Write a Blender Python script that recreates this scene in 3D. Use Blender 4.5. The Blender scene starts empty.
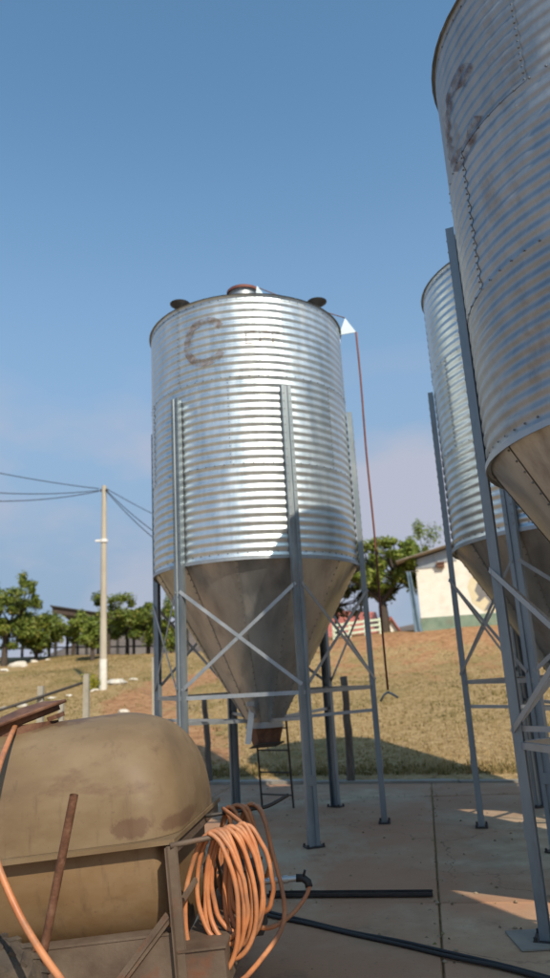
import bpy, math, random
from mathutils import Vector, Matrix, Quaternion, noise
R = math.radians
sc = bpy.context.scene
C = sc.collection

# ------------------------------------------------------------------ camera
F_PX, PITCH, ROLL, EYE = 722.76, R(14.909), R(3.269), 1.6          # photo 550 x 978
_f = Vector((0, math.cos(PITCH), math.sin(PITCH)))
_r0 = Vector((1, 0, 0)); _u0 = _r0.cross(_f)
CR = _r0 * math.cos(ROLL) - _u0 * math.sin(ROLL)
CU = _r0 * math.sin(ROLL) + _u0 * math.cos(ROLL)
cam_d = bpy.data.cameras.new('Camera')
cam = bpy.data.objects.new('Camera', cam_d); C.objects.link(cam)
cam.matrix_world = Matrix(((CR.x, CU.x, -_f.x, 0), (CR.y, CU.y, -_f.y, 0), (CR.z, CU.z, -_f.z, EYE), (0, 0, 0, 1)))
cam_d.sensor_fit = 'VERTICAL'; cam_d.sensor_height = 36; cam_d.lens = F_PX / 978 * 36
cam_d.clip_start = 0.05; cam_d.clip_end = 3000
cam_d.dof.use_dof = True; cam_d.dof.focus_distance = 4.0; cam_d.dof.aperture_fstop = 1.7
sc.camera = cam
sc.render.resolution_x, sc.render.resolution_y = 576, 1024

# ------------------------------------------------------------------ sky and sun
SUN_AZ, SUN_EL = R(23.5), R(40.5)                # behind the camera, to its right
sun_dir = Vector((math.sin(SUN_AZ) * math.cos(SUN_EL), -math.cos(SUN_AZ) * math.cos(SUN_EL), math.sin(SUN_EL)))
w = bpy.data.worlds.new('World'); sc.world = w; w.use_nodes = True
nt = w.node_tree; nt.nodes.clear()
def N(tree, t, **kw):
    n = tree.nodes.new(t)
    for k, v in kw.items(): setattr(n, k, v)
    return n
out = N(nt, 'ShaderNodeOutputWorld'); bg = N(nt, 'ShaderNodeBackground'); sky = N(nt, 'ShaderNodeTexSky')
sky.sky_type = 'NISHITA'; sky.sun_disc = False; sky.sun_elevation = SUN_EL
sky.sun_rotation = math.atan2(sun_dir.x, sun_dir.y)
sky.air_density = 1.0; sky.dust_density = 1.4; sky.ozone_density = 1.2; sky.altitude = 600
bg.inputs['Strength'].default_value = 0.15
tc = N(nt, 'ShaderNodeTexCoord'); mp = N(nt, 'ShaderNodeMapping'); mp.inputs['Scale'].default_value = (2.4, 2.4, 5.0)
mp.inputs['Location'].default_value = (14.509, 1.694, 3.394)
nz = N(nt, 'ShaderNodeTexNoise'); nz.inputs['Scale'].default_value = 1.0; nz.inputs['Detail'].default_value = 6; nz.inputs['Roughness'].default_value = 0.5
rp = N(nt, 'ShaderNodeMapRange'); rp.inputs['From Min'].default_value = 0.43; rp.inputs['From Max'].default_value = 0.56
sx = N(nt, 'ShaderNodeSeparateXYZ')
hm = N(nt, 'ShaderNodeMapRange'); hm.inputs['From Min'].default_value = 0.43; hm.inputs['From Max'].default_value = 0.28   # clouds lie low
mu = N(nt, 'ShaderNodeMath', operation='MULTIPLY'); mu2 = N(nt, 'ShaderNodeMath', operation='MULTIPLY'); mu2.inputs[1].default_value = 0.9
mx = N(nt, 'ShaderNodeMix', data_type='RGBA'); mx.inputs['B'].default_value = (2.40, 2.50, 3.0, 1)
L = nt.links.new
L(tc.outputs['Generated'], mp.inputs['Vector']); L(mp.outputs[0], nz.inputs['Vector']); L(nz.outputs['Fac'], rp.inputs['Value'])
L(tc.outputs['Generated'], sx.inputs[0]); L(sx.outputs['Z'], hm.inputs['Value'])
L(rp.outputs[0], mu.inputs[0]); L(hm.outputs[0], mu.inputs[1]); L(mu.outputs[0], mu2.inputs[0]); L(mu2.outputs[0], mx.inputs['Factor'])
tn = N(nt, 'ShaderNodeMix', data_type='RGBA', blend_type='MULTIPLY'); tn.inputs['Factor'].default_value = 1.0; tn.inputs['B'].default_value = (0.80, 1.05, 1.03, 1)
hz = N(nt, 'ShaderNodeMapRange', interpolation_type='SMOOTHSTEP'); hz.inputs['From Min'].default_value = 0.74; hz.inputs['From Max'].default_value = 0.10; hz.inputs['To Max'].default_value = 0.95
hx_ = N(nt, 'ShaderNodeMix', data_type='RGBA'); hx_.inputs['B'].default_value = (1.40, 1.86, 2.60, 1)      # dry-season haze low in the sky
L(sky.outputs[0], tn.inputs['A']); L(sx.outputs['Z'], hz.inputs['Value']); L(hz.outputs[0], hx_.inputs['Factor']); L(tn.outputs['Result'], hx_.inputs['A'])
L(hx_.outputs['Result'], mx.inputs['A']); L(mx.outputs['Result'], bg.inputs['Color']); L(bg.outputs[0], out.inputs[0])
sl = bpy.data.lights.new('Sun', 'SUN'); sl.energy = 3.6; sl.angle = R(0.5); sl.color = (1.0, 0.87, 0.70)
so = bpy.data.objects.new('Sun', sl); C.objects.link(so); so.location = (20, -40, 30)
so.rotation_euler = (-sun_dir).to_track_quat('-Z', 'Y').to_euler()
sc.view_settings.view_transform = 'Standard'; sc.view_settings.look = 'None'
sc.view_settings.exposure = 0.45; sc.view_settings.gamma = 1.0; sc.view_settings.use_curve_mapping = False

# ------------------------------------------------------------------ pixels to directions
def ray(px, py): return _f * F_PX + CR * (px - 275) - CU * (py - 489)
def at_y(px, py, Y):
    d = ray(px, py); return d * (Y / d.y) + Vector((0, 0, EYE))
def at_z(px, py, z=0.0):
    d = ray(px, py); return d * ((z - EYE) / d.z) + Vector((0, 0, EYE))

# ------------------------------------------------------------------ mesh helpers
class MB:
    def __init__(s): s.v = []; s.f = []; s.t = []; s.m = []
    def add(s, vs, fs, tint=0.5, mi=0):
        o = len(s.v); s.v += [tuple(p) for p in vs]
        for f in fs: s.f.append(tuple(i + o for i in f)); s.t.append(tint); s.m.append(mi)
        return s
    def box(s, c, size, rot=None, mi=0):
        x, y, z = (k / 2 for k in size); c = Vector(c)
        vs = [Vector((a * x, b * y, d * z)) for d in (-1, 1) for b in (-1, 1) for a in (-1, 1)]
        if rot is not None: vs = [rot @ p for p in vs]
        return s.add([p + c for p in vs], [(0, 2, 3, 1), (4, 5, 7, 6), (0, 1, 5, 4), (1, 3, 7, 5), (3, 2, 6, 7), (2, 0, 4, 6)], mi=mi)
    def bar(s, a, b, wd, ht, up=(0, 0, 1)):
        a, b = Vector(a), Vector(b); d = (b - a); l = d.length; d.normalize(); up = Vector(up)
        sd = d.cross(up)
        if sd.length < 1e-4: sd = d.cross(Vector((1, 0, 0)))
        sd.normalize(); u = sd.cross(d)
        m = Matrix((d, sd, u)).transposed()
        return s.box((a + b) / 2, (l, wd, ht), m)
    def angle(s, a, b, wd, th, up=(0, 0, 1), out=(1, 0, 0)):
        "an L-shaped bar: one leg along up, one along out"
        a, b, up, out = Vector(a), Vector(b), Vector(up).normalized(), Vector(out).normalized()
        prof = [(0, 0), (wd, 0), (wd, th), (th, th), (th, wd), (0, wd)]
        vs = [p + out * x + up * z for p in (a, b) for x, z in prof]
        fs = [(i, (i + 1) % 6, (i + 1) % 6 + 6, i + 6) for i in range(6)] + [(3, 2, 1, 0), (5, 4, 3, 0), (6, 7, 8, 9), (6, 9, 10, 11)]
        return s.add(vs, fs)
    def tube(s, pts, rad, n=8, closed=False, caps=True, tint=0.5):
        pts = [Vector(p) for p in pts]; m = len(pts)
        rads = rad if isinstance(rad, (list, tuple)) else [rad] * m
        T = []
        for i in range(m):
            a = pts[(i - 1) % m] if (closed or i > 0) else pts[i]
            b = pts[(i + 1) % m] if (closed or i < m - 1) else pts[i]
            t = b - a; T.append(t.normalized() if t.length > 1e-9 else Vector((0, 0, 1)))
        up = Vector((0, 0, 1)) if abs(T[0].z) < 0.9 else Vector((1, 0, 0))
        nn = (up - T[0] * up.dot(T[0])).normalized(); vs = []
        for i in range(m):
            if i > 0:
                q = T[i - 1].rotation_difference(T[i]); nn = q @ nn; nn = (nn - T[i] * nn.dot(T[i])).normalized()
            bb = T[i].cross(nn)
            for k in range(n):
                a = 2 * math.pi * k / n
                vs.append(pts[i] + (nn * math.cos(a) + bb * math.sin(a)) * rads[i])
        fs = []
        for i in range(m if closed else m - 1):
            j = (i + 1) % m
            for k in range(n):
                fs.append((i * n + k, i * n + (k + 1) % n, j * n + (k + 1) % n, j * n + k))
        if caps and not closed: fs += [tuple(range(n - 1, -1, -1)), tuple((m - 1) * n + k for k in range(n))]
        return s.add(vs, fs, tint)
    def lathe(s, prof, n=24, c=(0, 0, 0), rot=None, a0=0.0, a1=2 * math.pi, caps=False):
        c = Vector(c); full = abs(a1 - a0 - 2 * math.pi) < 1e-6; cols = n if full else n + 1
        vs = []
        for r_, z in prof:
            for k in range(cols):
                a = a0 + (a1 - a0) * k / n; p = Vector((r_ * math.cos(a), r_ * math.sin(a), z))
                vs.append((rot @ p if rot is not None else p) + c)
        fs = []
        for i in range(len(prof) - 1):
            for k in range(n):
                k2 = (k + 1) % cols
                fs.append((i * cols + k, i * cols + k2, (i + 1) * cols + k2, (i + 1) * cols + k))
        if caps: fs += [tuple(range(n - 1, -1, -1)), tuple((len(prof) - 1) * cols + k for k in range(n))]
        return s.add(vs, fs)
    def mesh(s, name, smooth=False, angle=None):
        me = bpy.data.meshes.new(name); me.from_pydata(s.v, [], s.f); me.update()
        if smooth:
            me.polygons.foreach_set('use_smooth', [True] * len(me.polygons))
            if angle: me.set_sharp_from_angle(angle=angle)
        at = me.attributes.new('tint', 'FLOAT', 'FACE'); at.data.foreach_set('value', s.t)
        if any(s.m): me.polygons.foreach_set('material_index', s.m)
        return me
    def build(s, name, mat, parent=None, smooth=False, angle=None):
        return obj(name, s.mesh(name, smooth, angle), mat, parent)
def obj(name, me, mat=None, parent=None):
    o = bpy.data.objects.new(name, me); C.objects.link(o)
    for m_ in (mat if isinstance(mat, (list, tuple)) else [mat]):
        if m_ is not None and m_.name not in [x.name for x in me.materials if x]: me.materials.append(m_)
    if parent is not None: o.parent = parent
    return o
def empty(name, loc=(0, 0, 0), rz=0.0):
    o = bpy.data.objects.new(name, None); C.objects.link(o); o.location = loc; o.rotation_euler = (0, 0, rz)
    o.empty_display_size = 0.2; return o
def tag(o, label=None, cat=None, group=None, kind=None):
    if label: o['label'] = label
    if cat: o['category'] = cat
    if group: o['group'] = group
    if kind: o['kind'] = kind
    return o
def spline(ps, k=8, closed=False):
    ps = [Vector(p) for p in ps]; n = len(ps); res = []
    rng = range(n) if closed else range(n - 1)
    for i in rng:
        if closed: p0, p1, p2, p3 = ps[i - 1], ps[i], ps[(i + 1) % n], ps[(i + 2) % n]
        else: p0, p1, p2, p3 = ps[max(i - 1, 0)], ps[i], ps[i + 1], ps[min(i + 2, n - 1)]
        for j in range(k):
            t = j / k
            res.append(0.5 * ((2 * p1) + (p2 - p0) * t + (2 * p0 - 5 * p1 + 4 * p2 - p3) * t * t + (3 * p1 - p0 - 3 * p2 + p3) * t ** 3))
    if not closed: res.append(ps[-1])
    return res

# ------------------------------------------------------------------ materials
def mat(name, cols, scale=6.0, rough=(0.6, 0.8), metal=0.0, bump=0.0, bscale=None, detail=6, stretch=(1, 1, 1), tint=None, random_v=0.0,
        stain=None, stain_scale=1.5, stain_rng=(0.52, 0.68), coord='Object', spec=0.5, trans=0.0):
    m = bpy.data.materials.new(name); m.use_nodes = True; t = m.node_tree; b = t.nodes['Principled BSDF']; K = t.links.new
    co = N(t, 'ShaderNodeTexCoord'); mp = N(t, 'ShaderNodeMapping'); mp.inputs['Scale'].default_value = stretch
    K(co.outputs[coord], mp.inputs[0])
    if coord == 'Object':                           # every copy gets its own stretch of the pattern
        oi = N(t, 'ShaderNodeObjectInfo'); mm = N(t, 'ShaderNodeMath', operation='MULTIPLY'); mm.inputs[1].default_value = 37.0
        K(oi.outputs['Random'], mm.inputs[0]); K(mm.outputs[0], mp.inputs['Location'])
    nz = N(t, 'ShaderNodeTexNoise'); nz.inputs['Scale'].default_value = scale; nz.inputs['Detail'].default_value = detail; nz.inputs['Roughness'].default_value = 0.62
    K(mp.outputs[0], nz.inputs['Vector'])
    cr = N(t, 'ShaderNodeValToRGB'); e = cr.color_ramp
    n = len(cols)
    for i, c in enumerate(cols):
        p = 0.3 + 0.4 * i / max(n - 1, 1)
        el = e.elements[i] if i < 2 else e.elements.new(p)
        el.position = p; el.color = (*c, 1)
    K(nz.outputs['Fac'], cr.inputs[0]); col = cr.outputs[0]
    if tint:
        at = N(t, 'ShaderNodeAttribute', attribute_name='tint'); c2 = N(t, 'ShaderNodeValToRGB')
        for i, c in enumerate(tint):
            p = i / max(len(tint) - 1, 1); el = c2.color_ramp.elements[i] if i < 2 else c2.color_ramp.elements.new(p)
            el.position = p; el.color = (*c, 1)
        K(at.outputs['Fac'], c2.inputs[0]); col = c2.outputs[0]
    if stain:
        n2 = N(t, 'ShaderNodeTexNoise'); n2.inputs['Scale'].default_value = stain_scale; n2.inputs['Detail'].default_value = 8; n2.inputs['Roughness'].default_value = 0.65
        K(mp.outputs[0], n2.inputs['Vector'])
        mr = N(t, 'ShaderNodeMapRange'); mr.inputs['From Min'].default_value, mr.inputs['From Max'].default_value = stain_rng
        K(n2.outputs['Fac'], mr.inputs['Value'])
        mxn = N(t, 'ShaderNodeMix', data_type='RGBA'); mxn.inputs['B'].default_value = (*stain, 1)
        K(mr.outputs[0], mxn.inputs['Factor']); K(col, mxn.inputs['A']); col = mxn.outputs['Result']
        if metal > 0.1:
            mr3 = N(t, 'ShaderNodeMapRange'); mr3.inputs['To Min'].default_value = metal; mr3.inputs['To Max'].default_value = 0.0
            K(mr.outputs[0], mr3.inputs['Value']); K(mr3.outputs[0], b.inputs['Metallic'])
    if random_v:
        oi2 = N(t, 'ShaderNodeObjectInfo'); hs = N(t, 'ShaderNodeHueSaturation'); mr2 = N(t, 'ShaderNodeMapRange')
        mr2.inputs['To Min'].default_value = 1 - random_v; mr2.inputs['To Max'].default_value = 1 + random_v
        K(oi2.outputs['Random'], mr2.inputs['Value']); K(mr2.outputs[0], hs.inputs['Value']); K(col, hs.inputs['Color']); col = hs.outputs[0]
    K(col, b.inputs['Base Color'])
    rr = N(t, 'ShaderNodeMapRange'); rr.inputs['From Min'].default_value = 0.3; rr.inputs['From Max'].default_value = 0.7
    rr.inputs['To Min'].default_value, rr.inputs['To Max'].default_value = rough
    K(nz.outputs['Fac'], rr.inputs['Value']); K(rr.outputs[0], b.inputs['Roughness'])
    if not (stain and metal > 0.1): b.inputs['Metallic'].default_value = metal
    b.inputs['Specular IOR Level'].default_value = spec
    if trans:
        b.inputs['Transmission Weight'].default_value = 0.0
        tr = N(t, 'ShaderNodeBsdfTranslucent'); ms = N(t, 'ShaderNodeMixShader'); ms.inputs[0].default_value = trans
        K(col, tr.inputs['Color']); K(b.outputs[0], ms.inputs[1]); K(tr.outputs[0], ms.inputs[2])
        K(ms.outputs[0], t.nodes['Material Output'].inputs['Surface'])
    if bump:
        n3 = N(t, 'ShaderNodeTexNoise'); n3.inputs['Scale'].default_value = bscale or scale * 3; n3.inputs['Detail'].default_value = 5
        K(mp.outputs[0], n3.inputs['Vector'])
        bp = N(t, 'ShaderNodeBump'); bp.inputs['Strength'].default_value = bump; bp.inputs['Distance'].default_value = 0.02
        K(n3.outputs['Fac'], bp.inputs['Height']); K(bp.outputs[0], b.inputs['Normal'])
    return m
M = {}
M['galv'] = mat('galvanised_sheet', [(0.50, 0.56, 0.585), (0.585, 0.645, 0.67), (0.66, 0.715, 0.735)], 5, (0.33, 0.46), 0.88, bump=0.05, bscale=5, random_v=0.03, stretch=(1.6, 1.6, .35),
                stain=(0.40, 0.41, 0.40), stain_scale=2.2, stain_rng=(0.58, 0.95))
M['galv_old'] = mat('weathered_galvanised_sheet', [(0.30, 0.33, 0.35), (0.38, 0.405, 0.42), (0.46, 0.48, 0.49)], 5, (0.40, 0.60), 0.85, bump=0.06, bscale=12, random_v=0.10,
                    stain=(0.17, 0.15, 0.14), stain_scale=3.2, stain_rng=(0.56, 0.84), stretch=(1.4, 1.4, .45))
M['cone'] = mat('hopper_sheet', [(0.34, 0.36, 0.37), (0.43, 0.45, 0.46), (0.51, 0.53, 0.53)], 3, (0.30, 0.50), 0.9, bump=0.10, bscale=5, random_v=0.14, stretch=(1.5, 1.5, 0.4), stain=(0.22, 0.19, 0.155), stain_scale=2.6, stain_rng=(.50, .75))
M['post'] = mat('galvanised_post', [(0.165, 0.205, 0.235), (0.225, 0.27, 0.30), (0.29, 0.33, 0.355)], 6, (0.42, 0.6), 0.6, bump=0.05, random_v=0.10, stretch=(1, 1, 0.3), stain=(0.16, 0.13, 0.11), stain_scale=5, stain_rng=(.56, .80))
M['brace'] = mat('galvanised_bar', [(0.30, 0.34, 0.37), (0.42, 0.45, 0.47)], 6, (0.4, 0.55), 0.7, random_v=0.1)
M['bolt'] = mat('zinc_bolt', [(0.16, 0.17, 0.175), (0.27, 0.28, 0.28)], 6, (0.4, 0.55), 0.7)
M['rust'] = mat('rusty_steel', [(0.07, 0.035, 0.022), (0.14, 0.065, 0.038), (0.20, 0.11, 0.07)], 14, (0.6, 0.85), 0.2, bump=0.25, bscale=60)
M['rust_red'] = mat('red_oxide_steel', [(0.13, 0.04, 0.03), (0.20, 0.075, 0.055)], 9, (0.55, 0.8), 0.1, bump=0.1)
M['dark'] = mat('dark_steel', [(0.035, 0.033, 0.032), (0.07, 0.062, 0.056)], 12, (0.5, 0.75), 0.4, bump=0.1)
M['black'] = mat('black_rubber', [(0.014, 0.014, 0.015), (0.028, 0.027, 0.026)], 20, (0.5, 0.7))
M['white_paint'] = mat('white_paint', [(0.66, 0.67, 0.67), (0.78, 0.78, 0.76)], 7, (0.45, 0.6))
M['bluewhite'] = mat('pale_blue_plate', [(0.48, 0.60, 0.66), (0.58, 0.68, 0.72)], 7, (0.4, 0.55))
M['faded'] = mat('faded_letter_paint', [(0.17, 0.115, 0.09), (0.25, 0.19, 0.16), (0.34, 0.30, 0.28)], 22, (0.5, 0.7), 0.2)

# ------------------------------------------------------------------ ground shape
def yedge(x): return 12.45 - 0.36 * max(-12.0, min(x, 9.0))
def sstep(a, b, t):
    t = max(0.0, min(1.0, (t - a) / (b - a))); return t * t * (3 - 2 * t)
def terrain(x, y):
    e = y - yedge(x)
    if e < 0.0: return -0.03
    z = -0.03 + 0.05 * sstep(0, 0.25, e)
    z += 0.150 * min(e, 19.5)
    z += 0.32 * sstep(14.5, 18.5, e) * sstep(-2, 3, x) - 0.30 * sstep(3, 14, e) * (1 - sstep(14, 18.5, e)) * sstep(-2, 3, x)
    z += 0.045 * max(0.0, min(-x - 1.5, 14)) * sstep(2, 10, e)
    if e > 19.5: z += 0.02 * min(e - 19.5, 15)
    if e > 40: z -= 5.5 * sstep(40, 130, e)
    am = sstep(0.5, 4, e)
    z += am * (0.10 * noise.noise(Vector((x * 0.22, y * 0.22, 3.1))) + 0.04 * noise.noise(Vector((x * 0.9, y * 0.9, 7.7))))
    return z
def ground_pt(px, py, Y):
    p = at_y(px, py, Y); return Vector((p.x, Y, terrain(p.x, Y)))
def on_ground(px, py):
    d = ray(px, py).normalized(); o = Vector((0, 0, EYE)); t = 4.0
    while t < 200:
        p = o + d * t
        if p.z <= terrain(p.x, p.y): return Vector((p.x, p.y, terrain(p.x, p.y)))
        t += 0.05
    return None

# ground material: dry grass, bare reddish soil and green patches by world position
def ground_mat():
    m = bpy.data.materials.new('dry_pasture'); m.use_nodes = True; t = m.node_tree; b = t.nodes['Principled BSDF']; K = t.links.new
    co = N(t, 'ShaderNodeNewGeometry')
    def nzz(s, d=8, r=0.6):
        n = N(t, 'ShaderNodeTexNoise'); n.inputs['Scale'].default_value = s; n.inputs['Detail'].default_value = d; n.inputs['Roughness'].default_value = r
        K(co.outputs['Position'], n.inputs['Vector']); return n
    def ramp(f, cols, ps):
        r_ = N(t, 'ShaderNodeValToRGB')
        for i, (c, p) in enumerate(zip(cols, ps)):
            el = r_.color_ramp.elements[i] if i < 2 else r_.color_ramp.elements.new(p)
            el.position = p; el.color = (*c, 1)
        K(f, r_.inputs[0]); return r_.outputs[0]
    fine = ramp(nzz(9).outputs['Fac'], [(0.21, 0.142, 0.066), (0.355, 0.25, 0.122), (0.475, 0.35, 0.19)], [0.3, 0.52, 0.72])
    green = ramp(nzz(7).outputs['Fac'], [(0.14, 0.115, 0.042), (0.27, 0.21, 0.085)], [0.35, 0.65])
    soil = ramp(nzz(5).outputs['Fac'], [(0.22, 0.115, 0.058), (0.36, 0.195, 0.098), (0.43, 0.27, 0.15)], [0.3, 0.5, 0.72])
    def mix(f, a, b_):
        x = N(t, 'ShaderNodeMix', data_type='RGBA'); K(f, x.inputs['Factor']); K(a, x.inputs['A']); K(b_, x.inputs['B']); return x.outputs['Result']
    def rng(v, a, b_):
        x = N(t, 'ShaderNodeMapRange'); x.inputs['From Min'].default_value = a; x.inputs['From Max'].default_value = b_; K(v, x.inputs['Value']); return x.outputs[0]
    c1 = mix(rng(nzz(0.55).outputs['Fac'], 0.50, 0.68), fine, green)
    at = N(t, 'ShaderNodeAttribute', attribute_name='bare')     # where the soil is bare: the bank at the top and the track
    ad = N(t, 'ShaderNodeMath', operation='ADD'); K(at.outputs['Fac'], ad.inputs[0])
    n5 = rng(nzz(1.3).outputs['Fac'], 0.3, 0.7); s5 = N(t, 'ShaderNodeMath', operation='SUBTRACT'); K(n5, s5.inputs[0]); s5.inputs[1].default_value = 0.5
    K(s5.outputs[0], ad.inputs[1])
    c2 = mix(rng(ad.outputs[0], 0.35, 0.75), c1, soil)
    K(c2, b.inputs['Base Color']); b.inputs['Roughness'].default_value = 0.95; b.inputs['Specular IOR Level'].default_value = 0.15
    bp = N(t, 'ShaderNodeBump'); bp.inputs['Strength'].default_value = 0.9; bp.inputs['Distance'].default_value = 0.06
    K(nzz(14).outputs['Fac'], bp.inputs['Height']); K(bp.outputs[0], b.inputs['Normal'])
    return m
def track_d(x, y):           # worn track climbing past the pole
    pts = [(-2.0, 15.0), (-3.6, 18.5), (-4.2, 22.0), (-3.4, 25.0), (-1.0, 28)]
    best = 9e9
    for (x0, y0), (x1, y1) in zip(pts, pts[1:]):
        dx, dy = x1 - x0, y1 - y0; t = max(0, min(1, ((x - x0) * dx + (y - y0) * dy) / (dx * dx + dy * dy)))
        best = min(best, math.hypot(x - x0 - t * dx, y - y0 - t * dy))
    return best
def bareness(x, y):
    e = y - yedge(x)
    b = 0.95 * sstep(15.3, 17.2, e) * (1 - sstep(18.8, 20.0, e)) * sstep(0.5, 2.5, x)
    b = max(b, 0.95 * (1 - sstep(0.6, 1.7, track_d(x, y))))
    b = max(b, 0.42 * sstep(7, 14, e) * (1 - sstep(18, 20, e)) * sstep(-1.5, 1, x))
    return b
def axis(lo, hi, dense_lo, dense_hi, step, far_step):
    a = []; t = dense_lo
    while t < dense_hi: a.append(t); t += step
    s = step; t = dense_hi
    while t < hi: a.append(t); s = min(s * 1.25, far_step); t += s
    a.append(hi); s = step; t = dense_lo; pre = []
    while t > lo: s = min(s * 1.25, far_step); t -= s; pre.append(max(t, lo))
    return pre[::-1] + a
gx = axis(-900, 900, -14, 12, 0.30, 90); gy = axis(-900, 900, 9, 36, 0.25, 90)
g = MB(); bare = []
for y in gy:
    for x in gx: g.v.append((x, y, terrain(x, y))); bare.append(bareness(x, y))
nx = len(gx)
for j in range(len(gy) - 1):
    for i in range(nx - 1):
        g.f.append((j * nx + i, j * nx + i + 1, (j + 1) * nx + i + 1, (j + 1) * nx + i)); g.t.append(0.5); g.m.append(0)
me = g.mesh('ground', True)
a_ = me.attributes.new('bare', 'FLOAT', 'POINT'); a_.data.foreach_set('value', bare)
ground = obj('ground', me, ground_mat()); tag(ground, kind='structure')

# distant scrub hill beyond the fence on the left
hm_ = MB(); cols = 60
for j in range(14):
    for i in range(cols + 1):
        x = -260 + 520 * i / cols; y = 210 + 16 * j
        p = math.sin(math.pi * j / 13) * (17 + 9 * noise.noise(Vector((x * 0.011, 2.0, 0))) + 4 * noise.noise(Vector((x * 0.05, y * 0.05, 0))))
        p *= 0.45 + 1.15 * sstep(-108, -80, x)
        hm_.v.append((x, y, -4 + p))
for j in range(13):
    for i in range(cols):
        a = j * (cols + 1) + i; hm_.f.append((a, a + 1, a + cols + 2, a + cols + 1)); hm_.t.append(.5); hm_.m.append(0)
tag(hm_.build('hills', mat('scrub_hill', [(0.075, 0.062, 0.052), (0.12, 0.095, 0.08), (0.17, 0.14, 0.11)], 0.08, (0.9, 1), detail=9), None, True), kind='structure')

# ------------------------------------------------------------------ concrete yard, slab by slab
def concrete_mat():
    m = bpy.data.materials.new('stained_concrete'); m.use_nodes = True; t = m.node_tree; b = t.nodes['Principled BSDF']; K = t.links.new
    co = N(t, 'ShaderNodeNewGeometry')
    def nzz(s_, d=9, r_=.62, off=(0, 0, 0), st=(1, 1, 1)):
        mpn = N(t, 'ShaderNodeMapping'); mpn.inputs['Location'].default_value = off; mpn.inputs['Scale'].default_value = st; K(co.outputs['Position'], mpn.inputs[0])
        n = N(t, 'ShaderNodeTexNoise'); n.inputs['Scale'].default_value = s_; n.inputs['Detail'].default_value = d; n.inputs['Roughness'].default_value = r_; K(mpn.outputs[0], n.inputs['Vector']); return n.outputs['Fac']
    def rng(v, a, b_, hi=1.0):
        x = N(t, 'ShaderNodeMapRange'); x.inputs['From Min'].default_value = a; x.inputs['From Max'].default_value = b_; x.inputs['To Max'].default_value = hi; K(v, x.inputs['Value']); return x.outputs[0]
    def mix(f, a, col):
        x = N(t, 'ShaderNodeMix', data_type='RGBA'); K(f, x.inputs['Factor']); K(a, x.inputs['A']); x.inputs['B'].default_value = (*col, 1); return x.outputs['Result']
    cr = N(t, 'ShaderNodeValToRGB'); cr.color_ramp.elements[0].position = .32; cr.color_ramp.elements[0].color = (.31, .232, .148, 1); cr.color_ramp.elements[1].position = .70; cr.color_ramp.elements[1].color = (.50, .40, .275, 1)
    K(nzz(3.2), cr.inputs[0]); c = cr.outputs[0]
    c = mix(rng(nzz(.42, 9, .6, (3, 1, 0)), .40, .56, .9), c, (.375, .205, .12))            # red soil trodden in
    c = mix(rng(nzz(.9, 9, .7, (9, 4, 2), (1, .45, 1)), .55, .70, .65), c, (.42, .375, .275))     # pale dusty wash
    c = mix(rng(nzz(1.7, 9, .72, (2, 8, 5)), .58, .74, .75), c, (.15, .105, .074))           # dark spills
    vo = N(t, 'ShaderNodeTexVoronoi', feature='DISTANCE_TO_EDGE'); vo.inputs['Scale'].default_value = .55; dn_ = N(t, 'ShaderNodeVectorMath', operation='MULTIPLY_ADD')
    nv = N(t, 'ShaderNodeTexNoise'); nv.inputs['Scale'].default_value = 3.5; nv.inputs['Detail'].default_value = 6; K(co.outputs['Position'], nv.inputs['Vector'])
    K(nv.outputs['Color'], dn_.inputs[0]); dn_.inputs[1].default_value = (.35, .35, .35); K(co.outputs['Position'], dn_.inputs[2]); K(dn_.outputs[0], vo.inputs['Vector'])
    cf = N(t, 'ShaderNodeMath', operation='MULTIPLY'); K(rng(vo.outputs['Distance'], .005, .001, .5), cf.inputs[0]); K(rng(nzz(.5, 3, .5, (5, 5, 5)), .46, .56), cf.inputs[1])
    c = mix(cf.outputs[0], c, (.06, .045, .035))                                             # hairline cracks
    c = mix(rng(nzz(38, 4, .6), .60, .72, .5), c, (.14, .10, .07))                           # grit
    oi = N(t, 'ShaderNodeObjectInfo'); hs = N(t, 'ShaderNodeHueSaturation'); mr = N(t, 'ShaderNodeMapRange'); mr.inputs['To Min'].default_value = .88; mr.inputs['To Max'].default_value = 1.1
    K(oi.outputs['Random'], mr.inputs['Value']); K(mr.outputs[0], hs.inputs['Value']); K(c, hs.inputs['Color']); K(hs.outputs[0], b.inputs['Base Color'])
    K(rng(nzz(1.7, 9, .72, (2, 8, 5)), .8, .2), b.inputs['Roughness']); b.inputs['Roughness'].default_value = .9; b.inputs['Specular IOR Level'].default_value = .25
    rr = rng(nzz(2.2), .3, .7); r2 = N(t, 'ShaderNodeMapRange'); r2.inputs['To Min'].default_value = .72; r2.inputs['To Max'].default_value = .95; K(rr, r2.inputs['Value']); K(r2.outputs[0], b.inputs['Roughness'])
    bp = N(t, 'ShaderNodeBump'); bp.inputs['Strength'].default_value = .25; bp.inputs['Distance'].default_value = .01; K(nzz(30, 6), bp.inputs['Height']); K(bp.outputs[0], b.inputs['Normal'])
    return m
M['concrete'] = concrete_mat()
M['concrete_pale'] = mat('pale_concrete', [(0.20, 0.185, 0.155), (0.30, 0.28, 0.24)], 3, (0.8, 0.95), bump=0.2, bscale=30, random_v=0.06)
yard = empty('concrete_yard', (0, 0, 0)); tag(yard, kind='structure')
JV = Vector((0.182, 0.983)).normalized(); JU = Vector((JV.y, -JV.x)); JO = Vector((1.01, 5.82))     # joint directions and crossing
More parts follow.
